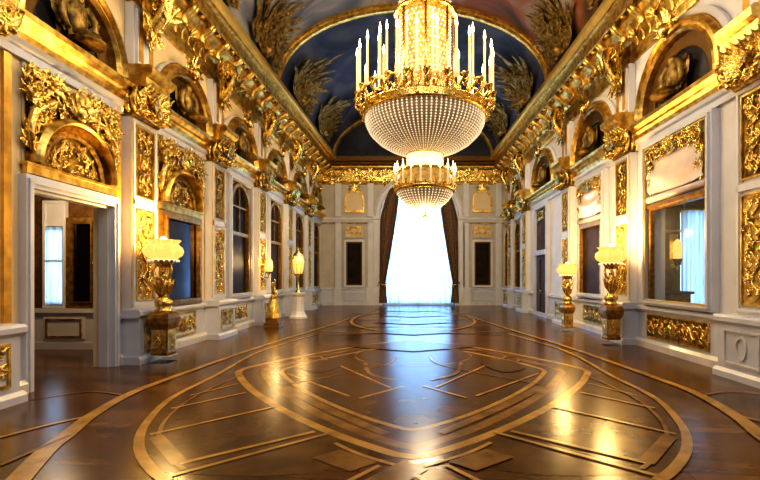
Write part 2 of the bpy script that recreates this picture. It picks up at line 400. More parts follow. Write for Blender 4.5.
# centre ring: two bands and the filled fields between them
cen = 8.2
field(ring(3.15, cen, 3.95, 1.25), 3, 3)
ribbon(ring(3.15, cen, 3.95, 1.25), .12, closed=True, n=3)
ribbon(ring(2.68, cen, 3.70, 1.25), .14, mi=2, closed=True, n=3)
ribbon(ring(2.38, cen, 3.20, 1.25), .08, closed=True, n=3)
ribbon(ring(1.25, cen+1.6, 1.2, 2.0), .05, mi=2, closed=True, n=3)
for s1 in (-1, 1):
    ribbon([(s1*.3, 4.88), (s1*1.1, 5.8), (s1*2.0, 6.95)], .12, .16, mi=2); ribbon([(s1*.75, 6.3), (s1*.15, 7.0)], .05)
    ribbon([(s1*.95, 8.9), (s1*.75, 7.9), (s1*.3, 7.4)], .08, mi=2)
    ribbon([(s1*.9, 6.4), (s1*2.2, 7.9)], .05)
    ribbon([(s1*.35, 6.9), (s1*2.0, 9.6)], .05); ribbon([(s1*2.0, 7.1), (s1*.6, 8.6), (s1*.35, 9.6)], .05, mi=2)
    ribbon([(s1*.5, 10.9), (s1*1.6, 10.2), (s1*2.2, 9.3), (s1*1.7, 8.6)], .09, mi=2)
    # crossing bands under the ring
    ribbon([(s1*.1, 4.02), (s1*.5, 4.3), (s1*.8, 4.6)], .05); ribbon([(s1*.02, 4.05), (-s1*1.1, 2.6)], .30, mi=2); ribbon([(s1*.30, 4.05), (s1*1.45, 2.55)], .05)
    ribbon([(s1*.02, 3.85), (s1*.9, 2.55)], .05)
    G = (lambda p: p) if s1 == -1 else mir
    # side lobe
    field([(s1*.32,4.12),(s1*.72,4.42),(s1*.95,4.22),(s1*.55,3.92)], 2, 1); field([(s1*1.6,8.0),(s1*2.1,8.4),(s1*1.9,9.2),(s1*1.35,8.9)], 3, 3)
    ribbon(G(px((168,482),(150,468),(139,447),(146,424),(172,398),(215,376),(262,351),(318,334))), .11, .07)
    ribbon(G(px((184,470),(160,446),(166,420),(196,396),(240,376))), .05, .04, mi=2)
    ribbon(G(px((150,435),(275,407))), .055); ribbon(G(px((180,464),(315,432))), .06); ribbon(G(px((165,478),(332,433))), .055)
    ribbon(G(px((156,437),(180,464))), .14, mi=2); ribbon(G(px((171,409),(246,393))), .05); ribbon(G(px((190,396),(238,384))), .035)
    # long outer band along the wall
    ribbon(G(px((8,492),(45,452),(66,436),(90,417),(126,396),(166,380),(260,347),(325,327),(358,316),(380,309))), .20, .08, n=8)
    ribbon(G(px((0,438),(50,425),(92,416))), .06); ribbon(G(px((30,400),(90,392),(125,396))), .04, mi=2); ribbon(G(px((0,466),(70,436))), .05, mi=2)
for d in (13.2, 15.0, 17.5, 20.5):
    ribbon([(-2.6, d), (0, d+.5), (2.6, d)], .10, mi=2)
    ribbon([(-3.0, d+.9), (0, d+.2), (3.0, d+.9)], .07)
ribbon(ring(2.4, 18, 4.2, 2.0), .12, closed=True, n=3)
for k in range(5):
    field([(-1.6+.0*k, 10.9+2.9*k), (0, 11.9+2.9*k), (1.6, 10.9+2.9*k), (0, 10.2+2.9*k)], 3, 1)
fm.build('floor', ['floor', 'inlay', 'inlaydark', 'inlaypale'], kind='structure')

# cornices, imposts, dado rails
def corn(o): # profile scaled to its overhang
    k = o/.6
    return [(0,7.25),(.06*k,7.25),(.10*k,7.42),(.05*k,7.5),(.10*k,7.75),(.22*k,8.02),(.38*k,8.2),(.38*k,8.3),(.50*k,8.36),(.50*k,8.66),(.58*k,8.70),(.60*k,8.92),(.60*k,8.97),(0,8.97)]
for S, nm in ((LEFT, 'trim_3'), (RIGHT, 'trim_4')):
    m = MB()
    m.loft(corn(XW(D0)-XC(D0)), S.x(D0), corn(XW(DB)-XC(DB)), S.x(DB))
    d = 4.6; i = 0
    while d < DB-.2:                                     # modillions, rosettes and low leaves under the edge
        k = (XW(d)-XC(d))/.6; x = S.x(d)
        for sg in (-1, 1): m.tube([(x+sg*.06,-.47*k,8.33),(x+sg*.06,-.52*k,8.24),(x+sg*.06,-.42*k,8.14),(x+sg*.06,-.26*k,8.03),(x+sg*.06,-.20*k,7.90),(x+sg*.06,-.24*k,7.82)], [.04,.06,.065,.06,.05,.03], 6)
        m.leaf(x, 7.86, PI/2, .36, .20, .24*k, .55)
        m.cur = 1; m.box(min(x+.18,x+.72), max(x+.18,x+.72), -.47*k, -.40*k, 8.27, 8.31); m.cur = 0
        m.ball((x+.45, -.44*k, 8.25), .085, 8, (1,1,.6))
        for q in range(3): m.leaf(x+.15+.3*q, 7.54, PI/2, .26, .17, .085*k, .25, rise=.2)
        m.spiral(x+.3, 7.90, .11, PI/2, 1, 1.3, .18*k, .022); m.spiral(x+.6, 7.90, .11, PI/2, -1, 1.3, .18*k, .022); m.fan(x+.45, 7.76, PI/2, .26, 5, 1.6, .15*k, .5)
        d += .9; i += 1
    pr = lambda k: [(.59*k,8.78),(.66*k,8.80),(.70*k,8.90),(.70*k,9.02),(.59*k,9.02)]
    m.cur = 2; m.loft(pr((XW(D0)-XC(D0))/.6), S.x(D0), pr((XW(DB)-XC(DB))/.6), S.x(DB)); m.cur = 0
    o = m.build(nm, ['goldtrim','darkgold','fillet'], kind='structure'); o.location = S.loc(0); o.rotation_euler = (0,0,S.rot)
IMP = [(0,5.12),(.16,5.12),(.20,5.2),(.26,5.24),(.26,5.30),(.34,5.36),(.36,5.44),(.30,5.47),(0,5.5)]
IMPW = [(0,4.90),(.07,4.90),(.07,5.02),(.12,5.06),(.16,5.118),(0,5.118)]
DADO = [(0,.86),(.10,.86),(.14,.92),(.14,.97),(.10,1.0),(0,1.03)]
BASE = [(0,0),(.16,0),(.16,.14),(.10,.2),(0,.2)]
DF = [(0,.2),(.06,.2),(.06,.86),(0,.86)]
def run(S, name, prof, mt, gaps=()):
    m = MB(); last = D0
    for a, b in list(gaps)+[(DB, DB)]:
        if a-last > .01: m.ex(prof, *sorted((S.x(last), S.x(a))))
        last = b
    o = m.build(name, mt, kind='structure'); o.location = S.loc(0); o.rotation_euler = (0,0,S.rot)
DG = ((DOOR[0]-.14, DOOR[1]+.14),); RG = ((18.55, 20.65),)
for S, a, g in ((LEFT, 5, DG), (RIGHT, 10, RG)):
    run(S, 'trim_%d' % a, IMP, 'goldtrim'); run(S, 'trim_%d' % (a+1), IMPW, 'cool')
    run(S, 'trim_%d' % (a+2), DADO, 'cool', g); run(S, 'trim_%d' % (a+3), DF, 'cool', g)
    run(S, 'baseboard_left' if S.sg < 0 else 'baseboard_right', BASE, 'stone', g)
# back wall runs
def runb(name, prof, mt, spans):
    m = MB()
    for a, b in spans: m.ex(prof, a, b)
    o = m.build(name, mt, kind='structure'); o.location = (0, DB, 0)
XB = XW(DB)-.02
BS = ((-XB, WX-WR-.5), (WX+WR+.5, XB))
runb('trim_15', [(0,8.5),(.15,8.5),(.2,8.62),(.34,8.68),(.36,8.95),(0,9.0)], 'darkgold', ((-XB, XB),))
runb('trim_16', [(0,8.2),(.1,8.22),(.16,8.32),(.16,8.4),(.08,8.5),(0,8.5)], 'goldtrim', ((-XB, XB),))
runb('trim_17', [(0,5.0),(.1,5.0),(.14,5.12),(.2,5.18),(.2,5.28),(0,5.34)], 'white', BS)
runb('trim_24', [(0,4.92),(.06,4.92),(.08,4.99),(0,4.995)], 'goldtrim', BS)
runb('trim_25', [(0,7.30),(.10,7.32),(.14,7.42),(0,7.44)], 'goldtrim', ((-XB, XB),))
runb('trim_18', [(0,.2),(.25,.2),(.25,.9),(.3,.94),(.3,1.02),(0,1.04)], 'cool', BS)
runb('baseboard_back', [(0,0),(.32,0),(.32,.2),(0,.2)], 'stone', BS)
m = MB()
m.arch(WX, WS, [(WR,-.02),(WR,.14),(WR+.1,.2),(WR+.18,.12),(WR+.34,.12),(WR+.4,.2),(WR+.5,.16),(WR+.5,-.02)], 32)
for a, b in ((WX-WR-.5, WX-WR), (WX+WR, WX+WR+.5)):
    m.box(a, b, -.12, .02, 0, WS); m.box(a+.1, b-.1, -.18, -.12, 1.2, WS-.2); m.box(a-.06, b+.06, -.22, .02, WS-.12, WS+.06); m.box(a-.05, b+.05, -.26, .02, 0, 1.02)
o = m.build('trim_19', 'white', kind='structure'); o.location = (0, DB, 0)
# gilded frieze on the back wall under the cornice
fr = MB(); fr.box(-XB+.05, XB-.05, -.05, -.01, 7.45, 8.2)
fo = thing('gilded_frieze', 'long gilded leaf frieze across the end wall above the arched window', 'frieze', (0, DB, 0))
fr.build('frieze_frame', 'shadegold', fo)
fr = MB(); fr.carve(lambda x, z: 7.45 < z < 8.2 and x < XB-.3, (.1, XB-.3, 7.5, 8.15), 46, .26, 5, .06)
fr.fan(0, 7.5, PI/2, .7, 7, 2.6, .12); fr.box(-XB+.1, XB-.1, -.065, -.052, 7.5, 8.15); fr.build('leaf_relief', 'gold', fo)

# ------------------------------------------------------------------ pilasters
def make_pilaster(ped):
    t = thing('pilaster', '', 'pilaster')
    m = MB()
    m.box(-.56,.56,-.44,-.012,.14,.92); m.ex([(.012,0),(.50,0),(.50,.1),(.45,.15),(.012,.15)], -.62, .62)
    m.ex([(.012,.90),(.45,.90),(.50,.95),(.50,1.02),(.46,1.06),(.012,1.06)], -.62, .62)
    p = m.build('pedestal', 'cool', t)
    m = MB(); m.rect_frame(-.40,.40,.24,.82,.035,.441,.47)
    if ped == 'oval':
        m.arch(0,.53,[(.16,.441),(.16,.47),(.2,.47),(.2,.441)],28,0,2*PI,.62)
        m.build('oval_moulding', 'stone', p)
    else:
        m.build('panel_frame', 'goldtrim', p)
        m = MB(); m.box(-.36,.36,-.444,-.441,.28,.78); m.build('ground_panel', 'white', p)
        m = MB(); m.carve(lambda x,z: True, (.02,.30,.32,.74), 12, .12, 3, .446); m.build('scroll_relief', 'gold', p)
    m = MB(); m.box(-.44,.44,-.20,-.012,1.06,4.9); m.rect_frame(-.40,.40,1.12,4.84,.05,.2,.24); m.rect_frame(-.34,-.30,1.2,4.8,.012,.2,.22)
    m.box(-.40,.40,-.24,-.2,3.14,3.26); sh = m.build('shaft', 'white', t)
    m = MB()
    for x in (-.44, .41): m.box(x,x+.03,-.215,-.2005,1.1,4.86)
    m.build('gilt_edge_trim', 'fillet', sh)
    for z0, z1, sd in ((1.24,3.06,1),(3.34,4.72,2)):
        m = MB(); m.box(-.29,.29,-.206,-.2005,z0,z1); g = m.build('gilt_panel', 'goldground' if sd == 1 else 'shadegold', t)
        m = MB(); m.rect_frame(-.31,.31,z0-.02,z1+.02,.03,.2,.235); m.build('panel_frame', 'goldtrim', g)
        m = MB(); m.vine(0, z0+.05, z1-.05, .26, .23, .21, sd); m.carve(lambda x,z: True, (.02,.24,z0+.08,z1-.08), int((z1-z0)*16), .075, sd+5, .205); m.build('scroll_relief', 'gold', g)
    # capital: leaves and scrolls below a projecting block
    m = MB(); m.ex([(.012,4.88),(.24,4.88),(.28,4.94),(.24,5.0),(.30,5.3),(.44,5.46),(.012,5.46)], -.46, .46)
    c = m.build('capital', 'shadegold', t)
    m = MB()
    for i in range(7): 
        x = -.42+.14*i; m.leaf(x, 4.92, PI/2, .55, .20, .26, .45, rise=.4); m.leaf(x+.07, 5.08, PI/2, .45, .20, .32, .5, rise=.4)
    for sg in (-1, 1):
        m.spiral(sg*.42, 5.28, .20, PI/2, -sg, 1.5, .36, .05); m.spiral(sg*.14, 5.32, .13, PI/2, sg, 1.4, .42, .035)
        for k in range(3): m.tube([(sg*.46,-.05-.13*k,4.95),(sg*(.52+.04*k),-.06-.14*k,5.15),(sg*.62,-.08-.16*k,5.36),(sg*.56,-.08-.17*k,5.26)], [.05,.06,.05,.02], 6)
    m.carve(lambda x,z: True, (.03,.42,4.92,5.26), 26, .14, 8, .36); m.fan(0, 5.1, PI/2, .42, 5, 1.9, .5, .3)
    for i in range(5): m.ball((-.4+.2*i, -.5, 4.96), .06, 8)
    m.build('acanthus_leaves', 'gold', c)
    m = MB(); m.ex([(.012,5.46),(.46,5.46),(.50,5.5),(.50,5.66),(.60,5.72),(.62,5.84),(.56,5.9),(.012,5.92)], -.42, .42); m.build('impost_block', 'goldtrim', t)
    m = MB(); m.box(-.32,.32,-.18,-.012,5.92,7.2); m.box(-.27,.27,-.24,-.18,6.0,7.1); u = m.build('upper_shaft', 'white', t)
    m = MB(); m.box(-.24,-.10,-.25,-.2405,6.05,7.05); m.box(.10,.24,-.25,-.2405,6.05,7.05); m.build('ochre_strip', 'ochre', u)
    m = MB()
    m.tube([(0,-.26,6.55),(0,-.34,6.75),(0,-.5,7.0),(0,-.66,7.3),(0,-.6,7.62),(0,-.4,7.8)], [.05,.10,.12,.13,.12,.08], 8)
    for sg in (-1,1):
        m.spiral(sg*.24,7.42,.2,PI/2,-sg,1.5,.5,.055); m.leaf(sg*.1,6.8,PI/2+sg*-.5,.8,.3,.34,.4); m.leaf(sg*.2,6.9,-PI/2,.4,.2,.34,.1)
    m.carve(lambda x,z: x < .12+.4*(z-6.6), (.02,.38,6.6,7.7), 46, .15, 12, .36); m.fan(0,7.0,PI/2,.6,5,1.7,.7,.25); m.fan(0,6.65,-PI/2,.3,5,1.7,.3,.1)
    m.build('corbel', 'gold', t)
    return t
PB = make_pilaster('scroll'); PO = make_pilaster('oval')
def place_pil(first, used, S, d, label):
    if not used: first.location = S.loc(d); first.rotation_euler = (0,0,S.rot); first['label'] = label; first['group'] = 'pilasters along the walls'; return first
    return dup(first, S.loc(d), S.rot, label, 'pilasters along the walls')
PL = [5.55, 9.3, 12.8, 16.4, 20.0, 23.6]; PR = [7.3, 11.9, 16.2, 22.0, 25.2]
LBL = ['white pilaster with gilded relief pedestal before the open doorway, cut by photo edge', 'white pilaster with gilt scroll panels just past the open doorway, behind an amber lamp',
       'second white pilaster past the open doorway, gold scroll pedestal without lamp', 'third white pilaster past the open doorway, beside the gilded statue',
       'fourth white pilaster past the open doorway, beyond the lantern', 'fifth white pilaster past the open doorway, farthest one on that wall']
for i, d in enumerate(PL): place_pil(PB, i > 0, LEFT, d, LBL[i])
LBR = ['white pilaster with oval moulding on its pedestal, beside the large curtained window', 'white pilaster with gilt panels behind the nearer amber lamp on the right wall',
       'white pilaster with gilt panels behind the farther amber lamp on the right wall', 'white pilaster just beyond the tall brown door', 'last white pilaster of the right wall, next to the end wall']
place_pil(PO, False, RIGHT, PR[0], LBR[0])
for i, d in enumerate(PR[1:]): place_pil(PB, True, RIGHT, d, LBR[i+1])

# wall strips beside the doorway and between bays
def strip(S, name, d0, d1, w, z0, z1, mt):
    m = MB(); xs = sorted((S.x(d0), S.x(d1))); m.box(xs[0], xs[1], -w, 0, z0, z1)
    o = m.build(name, mt, kind='structure'); o.location = S.loc(0); o.rotation_euler = (0,0,S.rot)
strip(LEFT, 'trim_20', 6.30, 6.42, .05, 1.05, 4.88, 'ochre'); strip(LEFT, 'trim_21', 8.66, 8.80, .05, 1.05, 4.88, 'ochre')

# ------------------------------------------------------------------ overdoor carvings
def make_overdoor():
    t = thing('overdoor_carving', '', 'carving')
    m = MB(); m.box(-.98,.98,-.10,-.02,3.24,3.36); m.box(-1.02,1.02,-.14,-.02,3.36,3.40); m.build('sill_frame', 'goldtrim', t)
    m = MB(); m.arch(0,3.42,[(.80,.02),(.80,.20),(.83,.23),(.87,.20),(.90,.16),(.90,.02)],28); m.build('hood_moulding', 'goldtrim', t)
    m = MB(); m.halfdisc(0,3.42,.80,.03); m.arch(0,3.42,[(.60,.03),(.60,.07),(.66,.10),(.70,.07),(.70,.03)],24); l = m.build('lunette_panel', 'shadegold', t)
    m = MB(); m.carve(lambda x,z: .05 < x and math.hypot(x,z-3.42) < .52, (.05,.52,3.47,3.95), 26, .085, 4, .035)
    m.arch(0,3.5,[(.36,.03),(.36,.06),(.40,.06),(.40,.03)],20,0,PI,1.2); m.build('scroll_relief', 'gold', l)
    m = MB()
    ok = lambda x,z: math.hypot(x,z-3.42) > .96 and z > 3.5 and z < 4.86 and x < .96 and (z > 3.9 or x > .86)
    m.carve(ok, (.03,.96,3.5,4.80), 120, .155, 21, .05); m.carve(ok, (.03,.96,3.5,4.80), 40, .13, 22, .14)
    for sg in (-1,1):
        m.spiral(sg*.78,4.58,.24,PI*(.5-sg*.5),sg,1.5,.10,.045); m.spiral(sg*.34,4.55,.17,PI/2,-sg,1.4,.12,.04)
        m.tube([(sg*.9,-.1,3.6),(sg*.95,-.12,3.9),(sg*.88,-.14,4.2),(sg*.6,-.16,4.42),(sg*.3,-.16,4.44)], [.03,.06,.07,.06,.03], 7)
    m.fan(0,4.38,PI/2,.5,7,2.2,.16,.2); m.ball((0,-.18,4.45),.13,8,(1,.7,1.2))
    m.build('rocaille_crest', 'gold', t)
    m = MB(); vs = []
    for i in range(33):
        a = PI*i/32; c, q = math.cos(a), math.sin(a); wv = 1+.05*math.sin(i*1.7)
        vs += [(.9*c, -.045, 3.42+.9*q), (max(-.95, min(.95, 1.36*wv*c)), -.045, 3.42+1.34*wv*q)]
    m.add(vs, [(2*i, 2*i+1, 2*i+3, 2*i+2) for i in range(32)]); m.build('carved_ground', 'shadegold', t)
    m = MB(); m.add([(-.98,-.02,3.42),(.98,-.02,3.42),(.98,-.02,4.9),(-.98,-.02,4.9)], [(0,1,2,3)]); m.build('backing_frame', 'cream', t)
    return t
OV = make_overdoor(); OV.location = LEFT.loc(7.6); OV.rotation_euler = (0,0,LEFT.rot); OV['label'] = 'gilded rocaille carving with arched panel above the open doorway'; OV['group'] = 'overdoor carvings'
dup(OV, LEFT.loc(11.05), None, 'gilded rocaille carving with arched panel above the mirror behind the amber lamp', 'overdoor carvings')

# ------------------------------------------------------------------ doorway on the left wall
dr = thing('door_1', None, None, LEFT.loc(7.62), LEFT.rot, kind='structure'); hw = .90
m = MB()
for sg in (-1,1):
    xs = sorted((sg*hw, sg*(hw+.14))); m.box(xs[0],xs[1],-.12,-.001,0,3.03+.19); xs = sorted((sg*(hw+.04), sg*(hw+.10))); m.box(xs[0],xs[1],-.15,-.12,0,3.12)
m.box(-hw,hw,-.12,-.001,3.03,3.22); m.box(-hw-.1,hw+.1,-.15,-.12,3.09,3.16)
m.build('door_casing', 'cool', dr)
m = MB(); m.box(-hw+.002,-hw+.04,0,.17,0,3.03); m.box(hw-.04,hw-.002,0,.17,0,3.03); m.box(-hw+.04,hw-.04,0,.17,2.99,3.028); m.build('door_jamb', 'jamb', dr)
# room seen through the doorway
m = MB(); m.box(-9.8,-6.08,10.7,10.9,0,4.2); m.box(-9.9,-9.7,4,10.9,0,4.2); m.build('wall_side_room', 'brownwood', kind='structure')
m = MB(); m.box(-9.9,-6.06,4,10.9,4.2,4.3); m.build('ceiling_side_room', 'darkwood', kind='structure')
m = MB(); m.box(-9.0,-6.7,10.55,10.698,.0,.16); m.box(-9.0,-6.7,10.6,10.698,.16,.86); m.box(-9.0,-6.7,10.52,10.698,.86,.96); m.build('trim_22', 'jamb', kind='structure')
def px_at(x, d): return (x-PX)/F*d
def pz_at(y, d): return H+(PY-y)/F*d
d = 10.6
t = thing('window_1', None, None, (px_at(54,d), 10.69, 0), 0, kind='structure')
m = MB(); m.rect_frame(-.27,.27,.97,3.5,.06,.0,.1); m.box(-.21,.21,-.08,-.01,2.05,2.10); m.box(-.21,.21,-.06,-.01,2.9,3.44); m.build('window_frame', 'jamb', t)
m = MB(); m.box(-.21,.21,-.03,-.02,1.03,2.9); m.build('pane', 'bluemirror', t)
t = thing('sheer_curtain', 'narrow white curtain hanging in the side room window behind the open doorway', 'curtain', (px_at(54,d), 10.64, 0))
m = MB()
vs = [(-.2+.4*i/24, -.03-.018*math.sin(i*1.4), z) for z in (1.05, 2.88) for i in range(25)]
m.add(vs, [(i,i+1,26+i,25+i) for i in range(24)], True); m.build('curtain_cloth', 'sheer', t)
t = thing('glazed_door', 'brown framed glazed cupboard door in the side room behind the open doorway', 'cabinet door', (px_at(82,d), 10.69, 0))
m = MB(); m.rect_frame(-.37,.37,.97,3.1,.11,.0,.1); m.rect_frame(-.25,.25,1.09,2.98,.03,.06,.13); m.build('door_frame', 'bronzewood', t)
m = MB(); m.box(-.26,.26,-.05,-.01,1.08,2.99); m.build('pane', 'mirror', t)
m = MB(); m.ball((.30,-.14,2.0),.03); m.build('knob', 'gold', t)
t = thing('gilt_framed_panel', 'low grey panel with thin gold frame in the side room behind the open doorway', 'panel', (px_at(65,d), 10.6, 0))
m = MB(); m.bevel(-.5,.5,-.03,-.005,.22,.78,.02); m.build('panel_board', 'jamb', t)
m = MB(); m.rect_frame(-.42,.42,.28,.72,.04,.031,.06); m.build('panel_frame', 'goldtrim', t)

# ------------------------------------------------------------------ windows and mirrors along the walls
wn = [1]
def struct_win(S, d):
    wn[0] += 1; return thing('window_%d' % wn[0], None, None, S.loc(d), S.rot, kind='structure')
def rect_mirror(S, d, hw, z0, z1, pane, fr='bronzewood'):
    t = struct_win(S, d)
    m = MB(); m.rect_frame(-hw-.13,hw+.13,z0-.02,z1+.10,.12,.02,.12); m.rect_frame(-hw-.02,hw+.02,z0+.05,z1,.06,.06,.16); m.build('window_frame', fr, t)
    m = MB(); m.box(-hw,hw,-.03,-.022,z0+.05,z1-.02); m.build('pane', pane, t)
    return t
def casing(t, hw, z0, z1):
    m = MB(); m.rect_frame(-hw-.16,hw+.16,z0,z1,.14,.005,.16); m.rect_frame(-hw-.10,hw+.10,z0+.06,z1-.06,.05,.16,.21); m.build('casing', 'cool', t)
    m = MB(); m.rect_frame(-hw-.03,hw+.03,z0+.125,z1-.125,.03,.16,.185); m.build('gilt_edge_trim', 'fillet', t)
rect_mirror(LEFT, 11.05, .78, 1.05, 3.12, 'bluemirror')
def arch_window(S, d, hw, lit=False):
    t = struct_win(S, d); zs = 3.95
    m = MB(); m.box(-hw-.12,-hw,-.14,-.02,1.05,zs); m.box(hw,hw+.12,-.14,-.02,1.05,zs); m.arch(0,zs,[(hw,.02),(hw,.14),(hw+.12,.14),(hw+.12,.02)],20)
    m.box(-hw,hw,-.12,-.02,1.05,1.17); m.box(-hw,hw,-.12,-.02,3.02,3.14); m.box(-.025,.025,-.09,-.03,3.14,zs+hw-.02); m.box(-hw,hw,-.09,-.03,zs-.02,zs+.03)
    m.build('window_frame', 'bronzewood', t)
    m = MB(); m.halfdisc(0,zs,hw,.025,20,1.1); m.build('pane', 'darkpane', t)
    casing(t, hw+.13, 1.03, 4.86)
    return t
for d in (14.6, 18.2, 21.8, 25.5): arch_window(LEFT, d, .66)
for d in (23.6, 26.3): arch_window(RIGHT, d, .55 if d < 25 else .34)

def make_valance():
    t = thing('window_valance', '', 'valance')
    m = MB(); nx, nz = 36, 10; vs = []
    for j in range(nz+1):
        for i in range(nx+1):
            u = -1+2*i/nx; v = j/nz
            z = 4.52-.22*u*u*(1-v)-(.90-.05*u*u)*v
            vs.append((u*1.0, -.10-.09*math.sin(v*PI*.9)-.025*math.sin(v*11+u*u*4), z))
    m.add(vs, [(j*(nx+1)+i, j*(nx+1)+i+1, (j+1)*(nx+1)+i+1, (j+1)*(nx+1)+i) for j in range(nz) for i in range(nx)], True)
    m.build('satin_swag', 'satin', t)
    m = MB(); m.box(-1.0,1.0,-.035,-.012,3.42,4.72); m.build('backing_frame', 'cool', t)
    m = MB(); m.carve(lambda x,z: z > 4.50-.22*x*x or (x > .84 and z > 3.9), (.02,.98,3.9,4.70), 60, .12, 31, .16)
    m.fan(0,4.40,PI/2,.36,7,2.4,.22,.2)
    for sg in (-1,1):
        m.spiral(sg*.86,4.50,.16,PI/2,-sg,1.4,.2,.04); m.spiral(sg*.45,4.52,.13,PI/2,sg,1.4,.2,.03)
        m.tube([(sg*.94,-.14,4.5),(sg*.96,-.14,4.0),(sg*.92,-.14,3.6)], [.05,.04,.015], 6)
    m.build('gilt_crest', 'gold', t)
    m = MB(); m.tube([(-1.02,-.13,3.52),(1.02,-.13,3.52)], .075, 10); m.build('bottom_rod', 'satin', t)
    return t
VA = make_valance()
# large window on the right, open to a room behind
t = struct_win(RIGHT, 9.7); casing(t, 1.1, 1.03, 4.88)
m = MB(); m.rect_frame(-1.1,1.1,1.05,3.36,.10,.0,.1); m.box(-1.1,1.1,-.14,0,3.32,3.40); m.build('window_frame', 'bronzewood', t)
m = MB(); m.box(-1.0,1.0,.10,.106,1.15,3.26); m.build('pane', 'glass', t)
VA.location = RIGHT.loc(9.7); VA.rotation_euler = (0,0,RIGHT.rot); VA['label'] = 'pinkish satin valance with gilded crest above the large curtained window, larger of the two'; VA['group'] = 'satin valances'
t = rect_mirror(RIGHT, 14.2, .80, 1.05, 3.34, 'darkpane'); casing(t, .92, 1.03, 4.88)
v2 = dup(VA, RIGHT.loc(14.2), None, 'pinkish satin valance with gilded crest above the dark mirror between the two amber lamps', 'satin valances'); v2.scale = (.9, 1, 1)
# room behind the large window
m = MB(); m.box(6.08,10.2,12.6,12.8,0,4.4); m.box(10.0,10.2,5,12.8,0,4.4); m.build('wall_back_room', 'brownwood', kind='structure')
m = MB(); m.box(6.06,10.2,5,12.8,4.4,4.5); m.build('ceiling_back_room', 'darkwood', kind='structure')
d = 12.5
t = thing('long_curtain', 'pale blue white curtain hanging inside the room behind the large window', 'curtain', (px_at(699,d), 12.50, 0))
m = MB(); vs = [(-.52+1.04*i/60, -.03-.03*math.sin(i*.9), z) for z in (.25, 3.55) for i in range(61)]
m.add(vs, [(i,i+1,62+i,61+i) for i in range(60)], True); m.build('curtain_cloth', 'sheer', t)
m = MB(); m.tube([(-.6,-.04,3.58),(.6,-.04,3.58)], .03, 8); m.build('curtain_rail', 'goldtrim', t)
t = thing('wall_lantern', 'small glowing lantern on the brown wall inside the room behind the large window', 'lantern', (px_at(675,d), 12.58, 0))
m = MB(); m.box(-.12,.12,-.03,-.005,1.9,2.9); m.tube([(0,-.03,2.0),(0,-.12,1.95),(0,-.2,2.05)], .02, 6); m.lathe([(.0,1.98),(.08,2.04),(.12,2.16),(.13,2.2)],12,(0,-.2,0)); m.build('bracket', 'gold', t)
m = MB(); m.lathe([(.10,2.2),(.115,2.4),(.10,2.66),(.03,2.74)],16,(0,-.2,0)); m.build('lamp_shade', 'shade', t)
m = MB(); m.rect_frame(-.3,.3,2.95,4.1,.06,.0,.05); m.build('mirror_frame', 'goldtrim', t)
t = thing('side_chest', 'low brown chest standing inside the room behind the large window', 'chest', (6.75, 12.15, 0))
m = MB(); m.bevel(-.55,.55,-.35,.35,.1,1.25,.03); m.build('chest_body', 'bronzewood', t)
m = MB(); m.box(-.6,.6,-.4,.4,1.25,1.32); m.build('top', 'brownwood', t)
for sx in (-1,1):
    for sy in (-1,1):
        m = MB(); m.lathe([(.03,0),(.05,.04),(.04,.1)],8,(sx*.45,sy*.27,0)); m.build('leg', 'brownwood', t)

# brown door on the right wall
dr = thing('door_2', None, None, RIGHT.loc(19.6), RIGHT.rot, kind='structure')
m = MB(); m.rect_frame(-.98,.98,0,4.86,.17,.005,.16); m.box(-.82,.82,-.2,-.005,2.66,2.86); m.build('door_casing', 'cool', dr)
m = MB(); m.box(-.81,.81,-.06,-.01,.01,2.66)
for sg in (-1,1):
    for a, b in ((.15,1.0),(1.12,2.5)): m.bevel(min(sg*.12,sg*.7),max(sg*.12,sg*.7),-.10,-.06,a,b,.03)
l = m.build('door_leaf', 'darkwood', dr)
m = MB(); m.ball((.08,-.11,1.1),.035); m.ball((-.08,-.11,1.1),.035); m.build('handle', 'gold', l)
m = MB(); m.box(-.81,.81,-.05,-.01,2.86,4.69); m.build('overlight', 'umberpane', dr)
m = MB(); m.carve(lambda x,z: True, (.05,.7,4.2,4.6), 12, .14, 9, .06); m.spiral(0,4.3,.2,0,1,1.2,.07); m.build('gilt_crest', 'gold', dr)

# ------------------------------------------------------------------ dado panels
def make_dado(hw, kind):
    t = thing('dado_panel', '', 'panel')
    m = MB(); m.box(-hw,hw,-.075,-.062,.26,.82); m.rect_frame(-hw,hw,.26,.82,.03,.075,.10); m.build('panel_frame', 'goldtrim', t)
    m = MB(); m.box(-hw+.03,hw-.03,-.079,-.0755,.29,.79); m.build('ground_panel', 'white' if kind == 'pale' else 'shadegold', t)
    m = MB(); n = int(hw/.27)
    for i in range(-n, n+1):
        x = i*(hw-.16)/max(1,n); sg = 1 if i % 2 else -1
        m.spiral(x,.54,.17,sg*PI/2,sg,1.4,.08,.03); m.leaf(x,.54,sg*.8,.24,.09,.085); m.leaf(x,.54,PI+sg*.8,.24,.09,.085); m.fan(x+.12,.36,PI/2,.16,3,1.2,.08); m.fan(x+.12,.74,-PI/2,.14,3,1.2,.08)
    m.fan(0,.36,PI/2,.36,5,1.2,.11); m.build('scroll_relief', 'gold', t)
    return t
def dp(o, S, d, label):
    o['label'] = label; o.location = S.loc(d); o.rotation_euler = (0,0,S.rot); o['group'] = 'gilded dado panels'; return o
dpL = dp(make_dado(.62, 'pale'), LEFT, 11.05, 'pale dado panel with gold scroll relief under the mirror past the open doorway')
for d, l in ((14.6,'pale dado panel with gold scroll relief between second and third pilasters past the doorway'), (18.2,'pale dado panel with gold scroll relief behind the lantern pedestal'), (21.8,'pale dado panel with gold scroll relief under the fourth mirror past the doorway'), (25.5,'pale dado panel with gold scroll relief at the far end of the left wall')): dp(dup(dpL, LEFT.loc(d)), LEFT, d, l)
dp(make_dado(1.12, 'gold'), RIGHT, 9.75, 'wide dark gold scroll panel set below the large curtained window')
